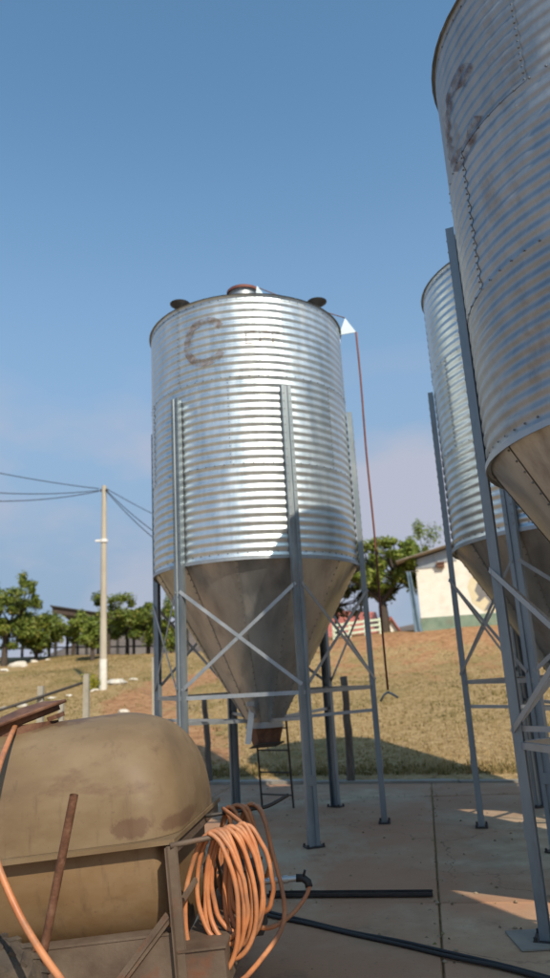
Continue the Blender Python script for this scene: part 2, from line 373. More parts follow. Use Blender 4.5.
def slab_at(u0, u1, v0, v1, rnd, clip=True):
    poly = [JO + JU * u + JV * v for u, v in ((u0, v0), (u1, v0), (u1, v1), (u0, v1))]
    if clip:                                        # cut by the far edge of the yard
        res = []
        n_ = len(poly)
        def ins(p): return yedge(p.x) - 0.02 - p.y
        for i in range(n_):
            a, b = poly[i], poly[(i + 1) % n_]; da, db = ins(a), ins(b)
            if da >= 0: res.append(a)
            if da * db < 0: res.append(a + (b - a) * (da / (da - db)))
        poly = res
    if len(poly) < 3: return
    cx = sum(p.x for p in poly) / len(poly); cy = sum(p.y for p in poly) / len(poly)
    tx, ty, dz = rnd.uniform(-.0012, .0012), rnd.uniform(-.0012, .0012), rnd.uniform(-.004, .0)
    top = [Vector((p.x, p.y, dz + tx * (p.x - cx) + ty * (p.y - cy))) for p in poly]
    ins_ = [Vector((cx + (p.x - cx) * (1 - .012 / max(.2, math.hypot(p.x - cx, p.y - cy))), cy + (p.y - cy) * (1 - .012 / max(.2, math.hypot(p.x - cx, p.y - cy))), p.z)) for p in top]
    edge = [Vector((p.x, p.y, p.z - .010)) for p in top]; bot = [Vector((p.x, p.y, -.029)) for p in top]
    k = len(poly); vs = ins_ + edge + bot
    fs = [tuple(range(k))] + [(i + k, (i + 1) % k + k, (i + 1) % k, i) for i in range(k)] + [(i + 2 * k, (i + 1) % k + 2 * k, (i + 1) % k + k, i + k) for i in range(k)]
    c = Vector((cx, cy, 0))
    MB().add([v - c for v in vs], fs).build('slab', M['concrete'], yard).location = c
rnd = random.Random(4)
GAP = 0.006
us = [-9.6, -6.4, -3.2, 0.0, 3.2, 6.4, 9.6]; vs_ = [-13.2, -8.8, -4.4, 0.0, 4.75, 9.5]
for i in range(len(us) - 1):
    for j in range(len(vs_) - 1):
        slab_at(us[i] + GAP, us[i + 1] - GAP, vs_[j] + GAP, vs_[j + 1] - GAP, rnd)
# low pale kerb along the far edge
for i in range(7):
    x0, x1 = -8 + 2.1 * i, -8 + 2.1 * (i + 1) - 0.02
    p = [Vector((x0, yedge(x0) - 0.01)), Vector((x1, yedge(x1) - 0.01)), Vector((x1, yedge(x1) + .38)), Vector((x0, yedge(x0) + .38))]
    z1 = 0.035 + rnd.uniform(-.01, .01)
    MB().add([Vector((q.x, q.y, z)) for z in (-.029, z1) for q in p], [(4, 5, 6, 7), (0, 1, 5, 4), (1, 2, 6, 5), (2, 3, 7, 6), (3, 0, 4, 7)]).build('kerb_stone', M['concrete_pale'], yard)

# ------------------------------------------------------------------ grass on the slope
rg = random.Random(11); gm = MB()
def tuft(x, y, h, n, tint):
    z = terrain(x, y) - .01
    for _ in range(n):
        a = rg.uniform(0, 6.283); l = rg.uniform(.15, .6) * h; wd = rg.uniform(.006, .013) * (1 + h); hh = h * rg.uniform(.6, 1.1)
        bx, by = x + rg.uniform(-.05, .05), y + rg.uniform(-.05, .05); dx, dy = math.cos(a), math.sin(a)
        t_ = min(1, max(0, tint + rg.uniform(-.15, .15)))
        gm.add([(bx - dy * wd, by + dx * wd, z), (bx + dy * wd, by - dx * wd, z), (bx + dx * l, by + dy * l, z + hh)], [(0, 1, 2)], t_)
cnt = 0
while cnt < 26000:
    x = rg.uniform(-11, 9); e = .4 + rg.random() ** 1.3 * 20; y = yedge(x) + e
    if abs(x) > y * .42 + .6: continue
    if rg.random() < bareness(x, y) * .95: continue
    gn = noise.noise(Vector((x * .55, y * .55, 1.3)))
    big_ = noise.noise(Vector((x * 1.9, y * 1.9, 8.0))) > .38
    tuft(x, y, rg.uniform(.06, .14) if big_ and rg.random() < .5 else rg.uniform(.03, .09), 3, .55 - .55 * gn + rg.uniform(-.15, .15)); cnt += 1
for _ in range(2600):                                # longer green growth along the kerb
    x = rg.uniform(-5, 5); y = yedge(x) + .38 + abs(rg.gauss(0, .30))
    tuft(x, y, rg.choice((.03, .035, .04, .05, .06, .10)) * rg.uniform(.8, 1.2), 4, rg.uniform(.05, .75))
grass = gm.build('grass', mat('grass_blades', [(0.2, 0.17, 0.07)], rough=(0.8, 0.9), tint=[(0.07, 0.09, 0.022), (0.20, 0.165, 0.056), (0.36, 0.26, 0.118), (0.48, 0.355, 0.185)], spec=.2, trans=.25))
tag(grass, 'short dry yellow and green grass covering the slope', 'grass', kind='stuff')

gr = MB(); rq = random.Random(5)
for _ in range(900):
    v = rq.uniform(-1.5, 6.5); u = rq.uniform(-3.5, 3.2)
    if rq.random() < .45: u = rq.choice((0.0, -3.2)) + rq.gauss(0, .05) if rq.random() < .6 else u; v = v if rq.random() < .6 else rq.choice((0.0, 4.75)) + rq.gauss(0, .05)
    p = JO + JU * u + JV * v
    if p.y > yedge(p.x) - .05: continue
    s_ = rq.choice((.004, .006, .008, .012, .018)); a = rq.uniform(0, 6.28); q = Matrix.Rotation(a, 3, 'Z')
    vs = [q @ Vector(k) * s_ * rq.uniform(.8, 1.2) for k in ((1, 0, 0), (0, .8, 0), (-1, 0, 0), (0, -.7, 0), (.1, .1, .7))]
    gr.add([k + Vector((p.x, p.y, .0)) for k in vs], [(0, 1, 4), (1, 2, 4), (2, 3, 4), (3, 0, 4)], rq.random())
for _ in range(150):                                   # weeds rooted in the joints
    t_ = rq.gauss(0, .8) + rq.choice((1.5, 3.9, 4.6)); u, v = (rq.gauss(0, .008), t_) if rq.random() < .6 else (t_ - 3, 4.75 + rq.gauss(0, .01))
    p = JO + JU * u + JV * v
    if p.y > yedge(p.x): continue
    a = rq.uniform(0, 6.28); h = rq.uniform(.012, .045); dx, dy = math.cos(a) * .02, math.sin(a) * .02
    gr.add([(p.x - dy * .2, p.y + dx * .2, -.004), (p.x + dy * .2, p.y - dx * .2, -.004), (p.x + dx, p.y + dy, h)], [(0, 1, 2)], rq.uniform(.75, 1))
tag(gr.build('yard_litter', mat('grit_and_weeds', [(.2, .15, .1)], rough=(.85, .95), tint=[(.10, .065, .042), (.26, .19, .12), (.33, .27, .18), (.16, .15, .05)], spec=.2)), 'scattered grit and small weeds on the concrete slabs', 'litter', kind='stuff')

# ------------------------------------------------------------------ silos
RS, ZB, ZT, ZL = 1.274, 2.933, 6.121, 4.915
ZC, RC = 1.12, 0.20
PITCHZ = (ZT - ZB) / 33
def wall_r(z): return RS + 0.0072 * math.cos(2 * math.pi * (z - ZB) / PITCHZ)
def sheet_mesh():
    m = MB(); rows = 11 * 8; colsn = 12; a0, a1 = 0, R(61.2)
    for i in range(rows + 1):
        z = PITCHZ * 11 * i / rows
        for k in range(colsn + 1):
            a = a0 + (a1 - a0) * k / colsn; r_ = wall_r(ZB + z) + 0.003 * k / colsn
            m.v.append((r_ * math.cos(a), r_ * math.sin(a), z))
    for i in range(rows):
        for k in range(colsn):
            q = i * (colsn + 1) + k; m.f.append((q, q + 1, q + colsn + 2, q + colsn + 1)); m.t.append(.5); m.m.append(0)
    return m.mesh('wall_sheet', True)
def cone_sheet_mesh():
    m = MB(); rows = 8; cn = 5; a1 = R(31.5)
    for i in range(rows + 1):
        t = i / rows; z = ZC + (ZB + .0 - ZC) * t; rr_ = RC + (RS - .012 - RC) * t
        for k in range(cn + 1):
            a = a1 * k / cn; r_ = rr_ + 0.005 * k / cn
            m.v.append((r_ * math.cos(a), r_ * math.sin(a), z))
    for i in range(rows):
        for k in range(cn):
            q = i * (cn + 1) + k; m.f.append((q, q + 1, q + cn + 2, q + cn + 1)); m.t.append(.5); m.m.append(0)
    return m.mesh('hopper_sheet', True)
def roof_sheet_mesh():
    m = MB(); a1 = R(31); prof = [(RS + .035, ZT - .012), (RS - .01, ZT + .012), (0.20, ZT + .13)]
    for r_, z in prof:
        for k in range(6):
            a = a1 * k / 5; m.v.append((r_ * math.cos(a), r_ * math.sin(a), z + .003 * k / 5))
    for i in range(2):
        for k in range(5):
            q = i * 6 + k; m.f.append((q, q + 1, q + 7, q + 6)); m.t.append(.5); m.m.append(0)
    return m.mesh('roof_sheet', True, R(30))
def leg_mesh():
    th = .004
    po = [(-.058, .004), (-.058, .066), (-.018, .066), (-.010, .053), (.010, .053), (.018, .066), (.058, .066), (.058, .004)]
    pi_ = [(-.054, .004), (-.054, .062), (-.020, .062), (-.012, .049), (.012, .049), (.020, .062), (.054, .062), (.054, .004)]
    m = MB(); n = 8; vs = []
    for z in (0.012, ZL):
        vs += [(x, y, z) for y, x in po] + [(x, y, z) for y, x in pi_]
    fs = []
    for i in range(n - 1):
        fs += [(i, i + 1, i + 1 + 16, i + 16), (i + 8, i + 24, i + 25, i + 9), (i + 16, i + 17, i + 25, i + 24), (i, i + 8, i + 9, i + 1)]
    fs += [(0, 16, 24, 8), (7, 15, 31, 23)]
    return m.add(vs, fs).mesh('leg')
LEGR = RS + 0.013
ME = {}
def pol(r_, a, z): return Vector((r_ * math.cos(a), r_ * math.sin(a), z))
def make_silo(name, loc, phase, label, group, old_rings=(), legs=6, lid=.14, dz=0.0):
    step = 360 / legs; ME.clear() if ME.get('n') != (legs, dz) else None
    root = empty(name, (*loc, 0), phase); tag(root, label, 'silo', group)
    if not ME:
        ME['n'] = (legs, dz); ME['sheet'] = sheet_mesh(); ME['cone'] = cone_sheet_mesh(); ME['roof'] = roof_sheet_mesh(); ME['leg'] = leg_mesh()
        ME['sheet_old'] = ME['sheet'].copy(); ME['sheet_old'].materials.append(M['galv_old'])
        ME['sheet'].materials.append(M['galv'])
        m = MB(); A_ = pol(LEGR + .062, 0, 1.50 + dz); B_ = pol(LEGR + .062, R(step), 1.50 + dz)
        dn = pol(1, R(step / 2), 0); m.angle(A_, B_, .042, .005, (0, 0, -1), -dn); ME['ledger'] = m.mesh('ledger')
        for nm, z0, z1, of in (('brace_a', 1.56, 2.62, .070), ('brace_b', 2.62, 1.56, .077)):
            m = MB(); m.bar(pol(LEGR + of, R(1.5), z0 + dz), pol(LEGR + of, R(step - 1.5), z1 + dz), .005, .038, up=(0, 0, 1)); ME[nm] = m.mesh('brace')
        m = MB(); m.bar((RC + .03, 0, 1.17), (LEGR + .03, 0, 1.22), .035, .035); ME['tie'] = m.mesh('tie_bar')
        m = MB(); m.box((LEGR + .035, 0, .006), (.13, .19, .012))
        for sx_ in (-1, 1):
            for sy_ in (-1, 1): m.lathe([(.012, .012), (.012, .035), (.0001, .038)], 6, (LEGR + .035 + sx_ * .05, sy_ * .083, 0))
        ME['base'] = m.mesh('base_plate')
        m = MB(); m.box((LEGR + .0695, 0, 0), (.006, .114, .10)); ME['splice'] = m.mesh('splice_plate')
        m = MB()                                     # bolt heads along the seams and posts
        def bolt(p, nrm, s=.011):
            q = Vector((0, 0, 1)).rotation_difference(Vector(nrm)).to_matrix(); m.lathe([(s, 0), (s * .9, s * .7), (.0005, s * .9)], 6, p, q)
        for ring in range(3):
            for k in range(6):
                a = R(30 * ring + 60 * k + 60.4)
                for j in range(22):
                    z = ZB + (ring * 11 + (j + .5) / 2) * PITCHZ; bolt(pol(wall_r(z) + .006, a, z), pol(1, a, 0), .007)
        for ring in (0, 1, 2, 3):
            z = ZB + ring * 11 * PITCHZ + (.05 if ring == 0 else -.05 if ring == 3 else 0)
            for k in range(72): a = R(5 * k + 2); bolt(pol(wall_r(z) + .006, a, z), pol(1, a, 0), .007)
        for k in range(legs):
            a = R(step * k)
            for j in range(int((ZL - ZB) / PITCHZ)):
                z = ZB + (j + .5) * PITCHZ
                for s_ in (-1, 1): bolt(pol(LEGR + .066, a, z) + Vector((-math.sin(a), math.cos(a), 0)) * .038 * s_, pol(1, a, 0), .008)
        for k in range(12):
            a = R(30 * k + 30.6)
            for j in range(26):
                t = (j + .5) / 26; r_ = RC + (RS - .012 - RC) * t + .006; z = ZC + (ZB - ZC) * t
                bolt(pol(r_, a, z), Vector((math.cos(a) * .86, math.sin(a) * .86, -.51)), .008)
        ME['bolts'] = m.mesh('bolt_rows')
    for ring in range(3):
        for k in range(6):
            o = obj('wall_sheet', ME['sheet_old'] if ring in old_rings else ME['sheet'], None, root)
            o.location = (0, 0, ZB + ring * 11 * PITCHZ); o.rotation_euler = (0, 0, R(30 * ring + 60 * k)); s_ = 1 + .0012 * ring; o.scale = (s_, s_, 1)
    for k in range(12):
        obj('hopper_sheet', ME['cone'], M['cone'], root).rotation_euler = (0, 0, R(30 * k))
        obj('roof_sheet', ME['roof'], M['galv_old'], root).rotation_euler = (0, 0, R(30 * k))
    for k in range(legs):
        rot = (0, 0, R(step * k))
        o = obj('leg', ME['leg'], M['post'], root); a = R(step * k); o.location = (LEGR * math.cos(a), LEGR * math.sin(a), 0); o.rotation_euler = rot
        obj('ledger', ME['ledger'], M['brace'], root).rotation_euler = rot
        obj('brace', ME['brace_a'], M['brace'], root).rotation_euler = rot
        obj('brace', ME['brace_b'], M['brace'], root).rotation_euler = rot
        obj('tie_bar', ME['tie'], M['brace'], root).rotation_euler = rot
        obj('base_plate', ME['base'], M['dark'], root).rotation_euler = rot
        s_ = obj('splice_plate', ME['splice'], M['post'], root); s_.rotation_euler = rot; s_.location = (0, 0, .62)
    tag(obj('bolt_rows', ME['bolts'], M['bolt'], root), kind='stuff')
    # skirt ring, collar and outlet
    m = MB(); m.lathe([(RS - .03, ZB + .004), (RS + .022, ZB + .004), (RS + .022, ZB - .035), (RS + .016, ZB - .035), (RS + .016, ZB - .002), (RS - .03, ZB - .002)], 72); m.build('skirt_ring', M['brace'], root, True, R(30))
    m = MB(); m.lathe([(RC - .01, ZC + .06), (RC + .02, ZC + .04), (RC + .02, ZC - .02), (RC + .035, ZC - .02), (RC + .035, ZC - .035), (RC - .01, ZC - .035)], 32); m.build('outlet_collar', M['brace'], root, True, R(30))
    m = MB()                                         # slanted boot under the collar
    vs = [(-.17, -.17, ZC - .036), (.17, -.17, ZC - .036), (.17, .17, ZC - .036), (-.17, .17, ZC - .036), (-.06, -.13, ZC - .25), (.15, -.13, ZC - .20), (.15, .13, ZC - .20), (-.06, .13, ZC - .25)]
    m.add(vs, [(3, 2, 1, 0), (0, 1, 5, 4), (1, 2, 6, 5), (2, 3, 7, 6), (3, 0, 4, 7), (4, 5, 6, 7)]); m.build('outlet_boot', M['rust'], root)
    m = MB(); m.box((.045, 0, ZC - .235), (.30, .34, .012), Matrix.Rotation(R(-13), 3, 'Y')); m.build('slide_gate', M['dark'], root)
    m = MB(); m.lathe([(.20, ZT + .11), (.20, ZT + lid), (.215, ZT + lid), (.215, ZT + lid + .02), (.20, ZT + lid + .02)], 24); m.build('fill_neck', M['galv_old'], root, True, R(30))
    m = MB(); m.lathe([(.235, ZT + lid + .015), (.235, ZT + lid + .055), (.16, ZT + lid + .10), (.0001, ZT + lid + .115)], 24); m.build('fill_lid', M['rust_red'], root, True, R(30))
    return root
ROW = Vector((0.563, 3.568)); PB = Vector((2.695, 4.427)); PC = Vector((3.258, 7.995)); PA = Vector((-.285, 9.065))
silo_a = make_silo('feed_silo', PA, R(-69.206), 'bright galvanised silo with rusty letter C, standing alone behind the tank trailer', 'galvanised silos on the yard', lid=.70)
silo_b = make_silo('feed_silo', PB, R(156.3), 'weathered grey silo with rust-stained top ring, on the pale footing beside the black cable', 'galvanised silos on the yard', (0, 1, 2), legs=5, dz=-.36)
silo_c = make_silo('feed_silo', PC, R(165), 'plain galvanised silo in front of the white and green building', 'galvanised silos on the yard')
silo_d = make_silo('feed_silo', Vector((2.27, .95)), R(157), 'unseen silo continuing the row, narrowed and shifted to shape its shadow', 'galvanised silos on the yard', (2,), legs=5, dz=-.36)

silo_d.scale = (.785, .785, 1)  # out-of-view silo, narrowed and shifted to set where its shadow edge falls

# painted letters: strips that follow the corrugated wall
def wall_patch(m, a0, a1, z0, z1, of=.0075, dens=8):
    na = max(1, int(abs(a1 - a0) / 2)); nz_ = max(2, int((z1 - z0) / PITCHZ * dens)); vs = []; fs = []
    for i in range(nz_ + 1):
        z = z0 + (z1 - z0) * i / nz_
        for k in range(na + 1):
            vs.append(pol(wall_r(z) * 1.0024 + of, R(a0 + (a1 - a0) * k / na), z))
    for i in range(nz_):
        for k in range(na):
            q = i * (na + 1) + k; fs.append((q, q + 1, q + na + 2, q + na + 1))
    m.add(vs, fs)
def letter_c(parent, ph, ac, zc, ha, hz, st, material):
    "an open ring: C, worn to flecks"
    m = MB(); n = 60
    for i in range(n):
        t = 35 + 290 * i / n; t2 = 35 + 290 * (i + 1) / n
        nr = 1; vs = []
        rings = 10
        for j in range(rings + 1):
            f = 1 - st * (j / rings)
            for tt in (t, t2):
                a = ac + ha * f * math.cos(R(tt)); z = zc + hz * f * math.sin(R(tt))
                vs.append(pol(wall_r(z) * 1.0024 + .0075, R(a) - ph, z))
        m.add(vs, [(2 * j, 2 * j + 1, 2 * j + 3, 2 * j + 2) for j in range(rings)])
    return m.build('letter_c', material, parent, True)
def worn(base, amount):
    "paint flaked off over a noise pattern: bare patches let the sheet show"
    m = M[base].copy(); m.name = base + '_worn'; t = m.node_tree; K = t.links.new
    co = N(t, 'ShaderNodeTexCoord'); nz = N(t, 'ShaderNodeTexNoise'); nz.inputs['Scale'].default_value = 9; nz.inputs['Detail'].default_value = 8; nz.inputs['Roughness'].default_value = .7
    K(co.outputs['Object'], nz.inputs['Vector']); mr = N(t, 'ShaderNodeMapRange'); mr.inputs['From Min'].default_value = amount - .1; mr.inputs['From Max'].default_value = amount + .1
    mr.inputs['To Min'].default_value = 0.05; mr.inputs['To Max'].default_value = 0.62
    K(nz.outputs['Fac'], mr.inputs['Value']); K(mr.outputs[0], t.nodes['Principled BSDF'].inputs['Alpha']); return m
M['worn'] = worn('faded', .48)
M['worn_b'] = worn('rust', .52)
letter_c(silo_a, R(-69.206), -110.5, 5.56, 13.5, .32, .30, M['worn'])
letter_c(silo_b, R(156.3), 189, 5.32, 14, .36, .42, M['worn_b'])
m = MB()
def lt(a0, a1, z0, z1): wall_patch(m, a0 + 69.206, a1 + 69.206, z0, z1)
for a in (-88.5, -81.0, -74.2): lt(a, a + 1.1, 5.45, 5.63)
for a in (-87.4, -79.9): lt(a, a + 5.2, 5.605, 5.63); lt(a, a + 5.2, 5.53, 5.55); lt(a, a + 5.2, 5.45, 5.475)
lt(-73, -69.5, 5.605, 5.63); lt(-73, -70, 5.53, 5.55)
m.build('faded_lettering', M['worn'], silo_a, True)

# extras of the lone silo, positions worked out in its own frame
inv_a = Matrix.Rotation(R(69.206), 4, 'Z') @ Matrix.Translation((-PA.x, -PA.y, 0))
def la(p): return inv_a @ Vector(p)
for px, py, Y in ((180, 307, 8.75), (317, 305, 8.75)):
    p = la(at_y(px, py, Y))
    m = MB(); m.lathe([(.045, -.22), (.045, -.03), (.13, .03), (.135, .042), (.08, .046), (.0001, .042)], 20, p); m.build('vent_cap', M['dark'], silo_a, True, R(35))
tri = [at_y(345, 318, 8.95), at_y(356, 332, 8.95), at_y(339, 335, 8.95)]
m = MB(); d_ = Vector((0, .012, 0)); vs = [la(p) for p in tri] + [la(p + d_) for p in tri]
m.add(vs, [(0, 2, 1), (3, 4, 5), (0, 1, 4, 3), (1, 2, 5, 4), (2, 0, 3, 5)]); m.build('cord_bracket', M['bluewhite'], silo_a)
p1 = at_y(338, 336, 8.95)
m = MB(); m.bar(la(p1 + Vector((.02, 0, .03))), la(Vector((PA.x + 1.10, 8.95, 6.16))), .03, .03); m.bar(la(p1 + Vector((.0, 0, .03))), la(p1 + Vector((.0, 0, -.12))), .04, .03); m.build('bracket_arm', M['white_paint'], silo_a)
top = at_y(259, 288, 8.75)
m = MB(); m.tube([la(p) for p in (top, top.lerp(tri[0], .5) + Vector((0, 0, -.03)), tri[0])], .008, 6); m.build('lid_cord', M['rust'], silo_a)
m = MB(); b_ = at_y(259, 298, 8.75); vs = [la(top + Vector((-.03, 0, .03))), la(top + Vector((.05, 0, -.10))), la(b_ + Vector((-.05, 0, 0)))]; vs += [v + Vector((0, .012, 0)) for v in vs]
m.add(vs, [(0, 2, 1), (3, 4, 5), (0, 1, 4, 3), (1, 2, 5, 4), (2, 0, 3, 5)]); m.build('cord_guide', M['bluewhite'], silo_a)
low = at_y(388, 690, 8.95); m = MB(); pts = [tri[1].lerp(low, i / 14) for i in range(15)]
pts = [la(p + Vector((.005 * math.sin(i * .9), 0.005 * math.cos(i * 1.3), 0))) for i, p in enumerate(pts)]
m.tube(pts, .013, 7); m.build('pull_cord', M['rust_red'], silo_a, True)
hk = at_y(388, 692, 8.95); m = MB()
for dx in (-.10, .11): m.tube([la(hk), la(hk + Vector((dx * .5, 0, -.03))), la(hk + Vector((dx, -.02, -.10 + .03 * (dx > 0))))], .013, 6)
m.build('cord_hook', M['brace'], silo_a, True)
# white drop pipe and latch beside the outlet
p0, p1 = at_y(252, 708, 8.72), at_y(248, 744, 8.72)
m = MB(); m.bar(la(p0), la(p1), .065, .065); m.build('sample_chute', M['white_paint'], silo_a)
m = MB(); q0 = at_y(250, 704, 8.60); m.box(la(q0), (.05, .08, .05)); m.bar(la(q0), la(at_y(256, 718, 8.75)), .05, .012); m.build('gate_latch', M['brace'], silo_a)

# pale footing pads under the row's posts
for pc, ph in ((PB, R(156.3)), (PC, R(165)), (PA, R(-69.206))):
    for k in range(6):
        a = ph + R(60 * k); p = Vector((pc.x + (LEGR + .035) * math.cos(a), pc.y + (LEGR + .035) * math.sin(a)))
        big = (pc is PB and k == 0)
        if big:
            MB().add([Vector((x, y, z)) for z in (0.001, .010) for x, y in ((-.20, -.17), (.20, -.17), (.20, .17), (-.20, .17))], [(4, 5, 6, 7), (0, 1, 5, 4), (1, 2, 6, 5), (2, 3, 7, 6), (3, 0, 4, 7)]).build('footing_pad', M['concrete_pale'], yard).location = (p.x, p.y, 0)

# ladder leaning on the back of the hopper
m0, m1 = at_z(259, 806, 0.0), at_z(297, 808, 0.0)
lad = empty('steel_ladder', ((m0 + m1) / 2)); tag(lad, 'narrow dark steel ladder standing behind the hopper of the lone silo', 'ladder')
up_ = Vector((-.05, -.30, 1.7)); ax = (m1 - m0); wl = .50; ax = ax.normalized() * wl
for s_ in (-.5, .5): MB().tube([ax * s_, ax * s_ + up_], .014, 8).build('stile', M['dark'], lad)
for i in range(6): MB().tube([ax * -.5 + up_ * ((i + .55) / 6), ax * .5 + up_ * ((i + .55) / 6)], .010, 6).build('rung', M['dark'], lad)

# ------------------------------------------------------------------ tank trailer
M['tank'] = mat('dusty_ochre_paint', [(0.125, 0.084, 0.045), (0.165, 0.115, 0.064), (0.21, 0.154, 0.092)], 2.2, (0.48, 0.70), bump=0.07, bscale=9, detail=9, stretch=(.6, 1, 1.4),
                stain=(0.095, 0.050, 0.030), stain_scale=2.1, stain_rng=(0.60, 0.74), spec=.4)
M['tank_low'] = mat('brown_tank_paint', [(0.125, 0.072, 0.031), (0.17, 0.106, 0.050), (0.21, 0.14, 0.075)], 2.5, (0.38, 0.6), bump=0.05, bscale=9, stretch=(.6, 1, 1.4),
                    stain=(0.075, 0.040, 0.024), stain_scale=2.4, stain_rng=(0.58, 0.74), spec=.4)
M['frame'] = mat('rusty_grey_frame', [(0.075, 0.052, 0.037), (0.115, 0.083, 0.060), (0.15, 0.115, 0.085)], 5, (0.55, 0.8), 0.15, bump=0.12, bscale=30,
                 stain=(0.13, 0.055, 0.030), stain_scale=4, stain_rng=(0.54, 0.68))
def rust_patch(m, c, rad):
    t = m.node_tree; K = t.links.new; b = t.nodes['Principled BSDF']; src = b.inputs['Base Color'].links[0].from_socket
    co = N(t, 'ShaderNodeTexCoord'); nz = N(t, 'ShaderNodeTexNoise'); nz.inputs['Scale'].default_value = 16; nz.inputs['Detail'].default_value = 10; nz.inputs['Roughness'].default_value = .7
    K(co.outputs['Object'], nz.inputs['Vector'])
    sb = N(t, 'ShaderNodeVectorMath', operation='SUBTRACT'); sb.inputs[1].default_value = c; K(co.outputs['Object'], sb.inputs[0])
    dv = N(t, 'ShaderNodeVectorMath', operation='DIVIDE'); dv.inputs[1].default_value = rad; K(sb.outputs[0], dv.inputs[0])
    ln = N(t, 'ShaderNodeVectorMath', operation='LENGTH'); K(dv.outputs[0], ln.inputs[0])
    ad = N(t, 'ShaderNodeMath', operation='MULTIPLY_ADD'); K(nz.outputs['Fac'], ad.inputs[0]); ad.inputs[1].default_value = -2.0; K(ln.outputs['Value'], ad.inputs[2])
    mr = N(t, 'ShaderNodeMapRange'); mr.inputs['From Min'].default_value = .22; mr.inputs['From Max'].default_value = -.12; mr.inputs['To Max'].default_value = .6; K(ad.outputs[0], mr.inputs['Value'])
    mx = N(t, 'ShaderNodeMix', data_type='RGBA'); mx.inputs['B'].default_value = (.085, .042, .026, 1); K(mr.outputs[0], mx.inputs['Factor']); K(src, mx.inputs['A']); K(mx.outputs['Result'], b.inputs['Base Color'])
def streaks(m, col, stretch, a, b_, amt):
    "run marks and rubbed dust over the paint"
    t = m.node_tree; K = t.links.new; b = t.nodes['Principled BSDF']; src = b.inputs['Base Color'].links[0].from_socket
    co = N(t, 'ShaderNodeTexCoord'); mp = N(t, 'ShaderNodeMapping'); mp.inputs['Scale'].default_value = stretch; nz = N(t, 'ShaderNodeTexNoise'); nz.inputs['Scale'].default_value = 1; nz.inputs['Detail'].default_value = 9; nz.inputs['Roughness'].default_value = .68
    K(co.outputs['Object'], mp.inputs[0]); K(mp.outputs[0], nz.inputs['Vector']); mr = N(t, 'ShaderNodeMapRange'); mr.inputs['From Min'].default_value = a; mr.inputs['From Max'].default_value = b_; mr.inputs['To Max'].default_value = amt
    K(nz.outputs['Fac'], mr.inputs['Value']); mx = N(t, 'ShaderNodeMix', data_type='RGBA'); mx.inputs['B'].default_value = (*col, 1); K(mr.outputs[0], mx.inputs['Factor']); K(src, mx.inputs['A']); K(mx.outputs['Result'], b.inputs['Base Color'])
for mm_ in (M['tank'], M['tank_low']):
    streaks(mm_, (.255, .195, .125), (3, 3, 5), .52, .74, .4); streaks(mm_, (.085, .052, .032), (14, 14, 1.6), .56, .74, .6); streaks(mm_, (.07, .045, .03), (60, 60, 60), .62, .70, .6)
rust_patch(M['tank'], (-.17, .03, .065), (.10, .25, .045)); rust_patch(M['tank'], (.02, .25, .05), (.10, .26, .035)); rust_patch(M['tank'], (-.9, .5, .60), (.5, .2, .05))
P1 = at_z(166, 838, 0.90)
trail = empty('tank_trailer'); tag(trail, 'dusty ochre steel tank trailer with a mid-height flange, hose coil hung at its end', 'trailer')
TR = Matrix.Translation(P1) @ Matrix.Rotation(R(-5), 4, 'Z') @ Matrix.Rotation(R(-4.6), 4, 'Y')
trail.matrix_world = TR
TRI = TR.inverted()
LEN, WID, HT = 2.3, 1.16, 0.605                       # local: x from -LEN to 0 (the end in view), y from 0 (near side) to WID
def shell(h, r_end, squ, rows, corner, bulge=0.0):
    m = MB(); loops = []
    for i in range(rows + 1):
        t = math.pi / 2 * i / rows
        hw = WID / 2 * max(math.cos(t), 0.0) ** squ; z = h * math.sin(t) ** squ
        xin = r_end * (1 - max(0, 1 - min(1, z / h) ** 2.5) ** .4)
        x0, x1 = -LEN + xin, -xin; cr_ = min(corner * (1 + .6 * math.sin(t)), max(hw, .0) * .98)
        lp = []
        for cx, cy, a0 in ((x1 - cr_, -hw + cr_, -90), (x1 - cr_, hw - cr_, 0), (x0 + cr_, hw - cr_, 90), (x0 + cr_, -hw + cr_, 180)):
            for k in range(9):
                a = R(a0 + 90 * k / 8); yy = cy + cr_ * math.sin(a); lp.append(Vector((cx + cr_ * math.cos(a) + (bulge * (1 - (2 * yy / WID) ** 2) if a0 < 50 else 0), WID / 2 + yy, z)))
        loops.append(lp)
    n = len(loops[0])
    for lp in loops: m.v += [tuple(p) for p in lp]
    for i in range(rows):
        for k in range(n):
            k2 = (k + 1) % n; m.f.append((i * n + k, i * n + k2, (i + 1) * n + k2, (i + 1) * n + k)); m.t.append(.5); m.m.append(0)
    return m
shell(HT, .50, .76, 34, .17, .08).build('upper_shell', M['tank'], trail, True)
lo = shell(-.56, .05, .80, 18, .04)
lo.v = [(x * .985 - .045, .02 + y * .966, z - .03) for x, y, z in lo.v]; lo.f = [f[::-1] for f in lo.f]
lo.build('lower_shell', M['tank_low'], trail, True, R(50))
m = MB()                                             # bolted rim round the middle
m.box((-LEN / 2, WID / 2, -.0115), (LEN - .02, WID - .02, .019))
m.box((-LEN / 2, -.022, -.012), (LEN + .07, .055, .022)); m.box((-LEN / 2, WID + .022, -.012), (LEN + .07, .055, .022))
m.box((.020, WID / 2, -.0125), (.060, WID + .09, .0215)); m.box((-LEN - .02, WID / 2, -.0125), (.060, WID + .09, .0215)); m.build('flange', M['tank'], trail)
m = MB(); m.box((.030, WID / 2, -.052), (.012, WID + .04, .055)); m.build('end_rail', M['frame'], trail)
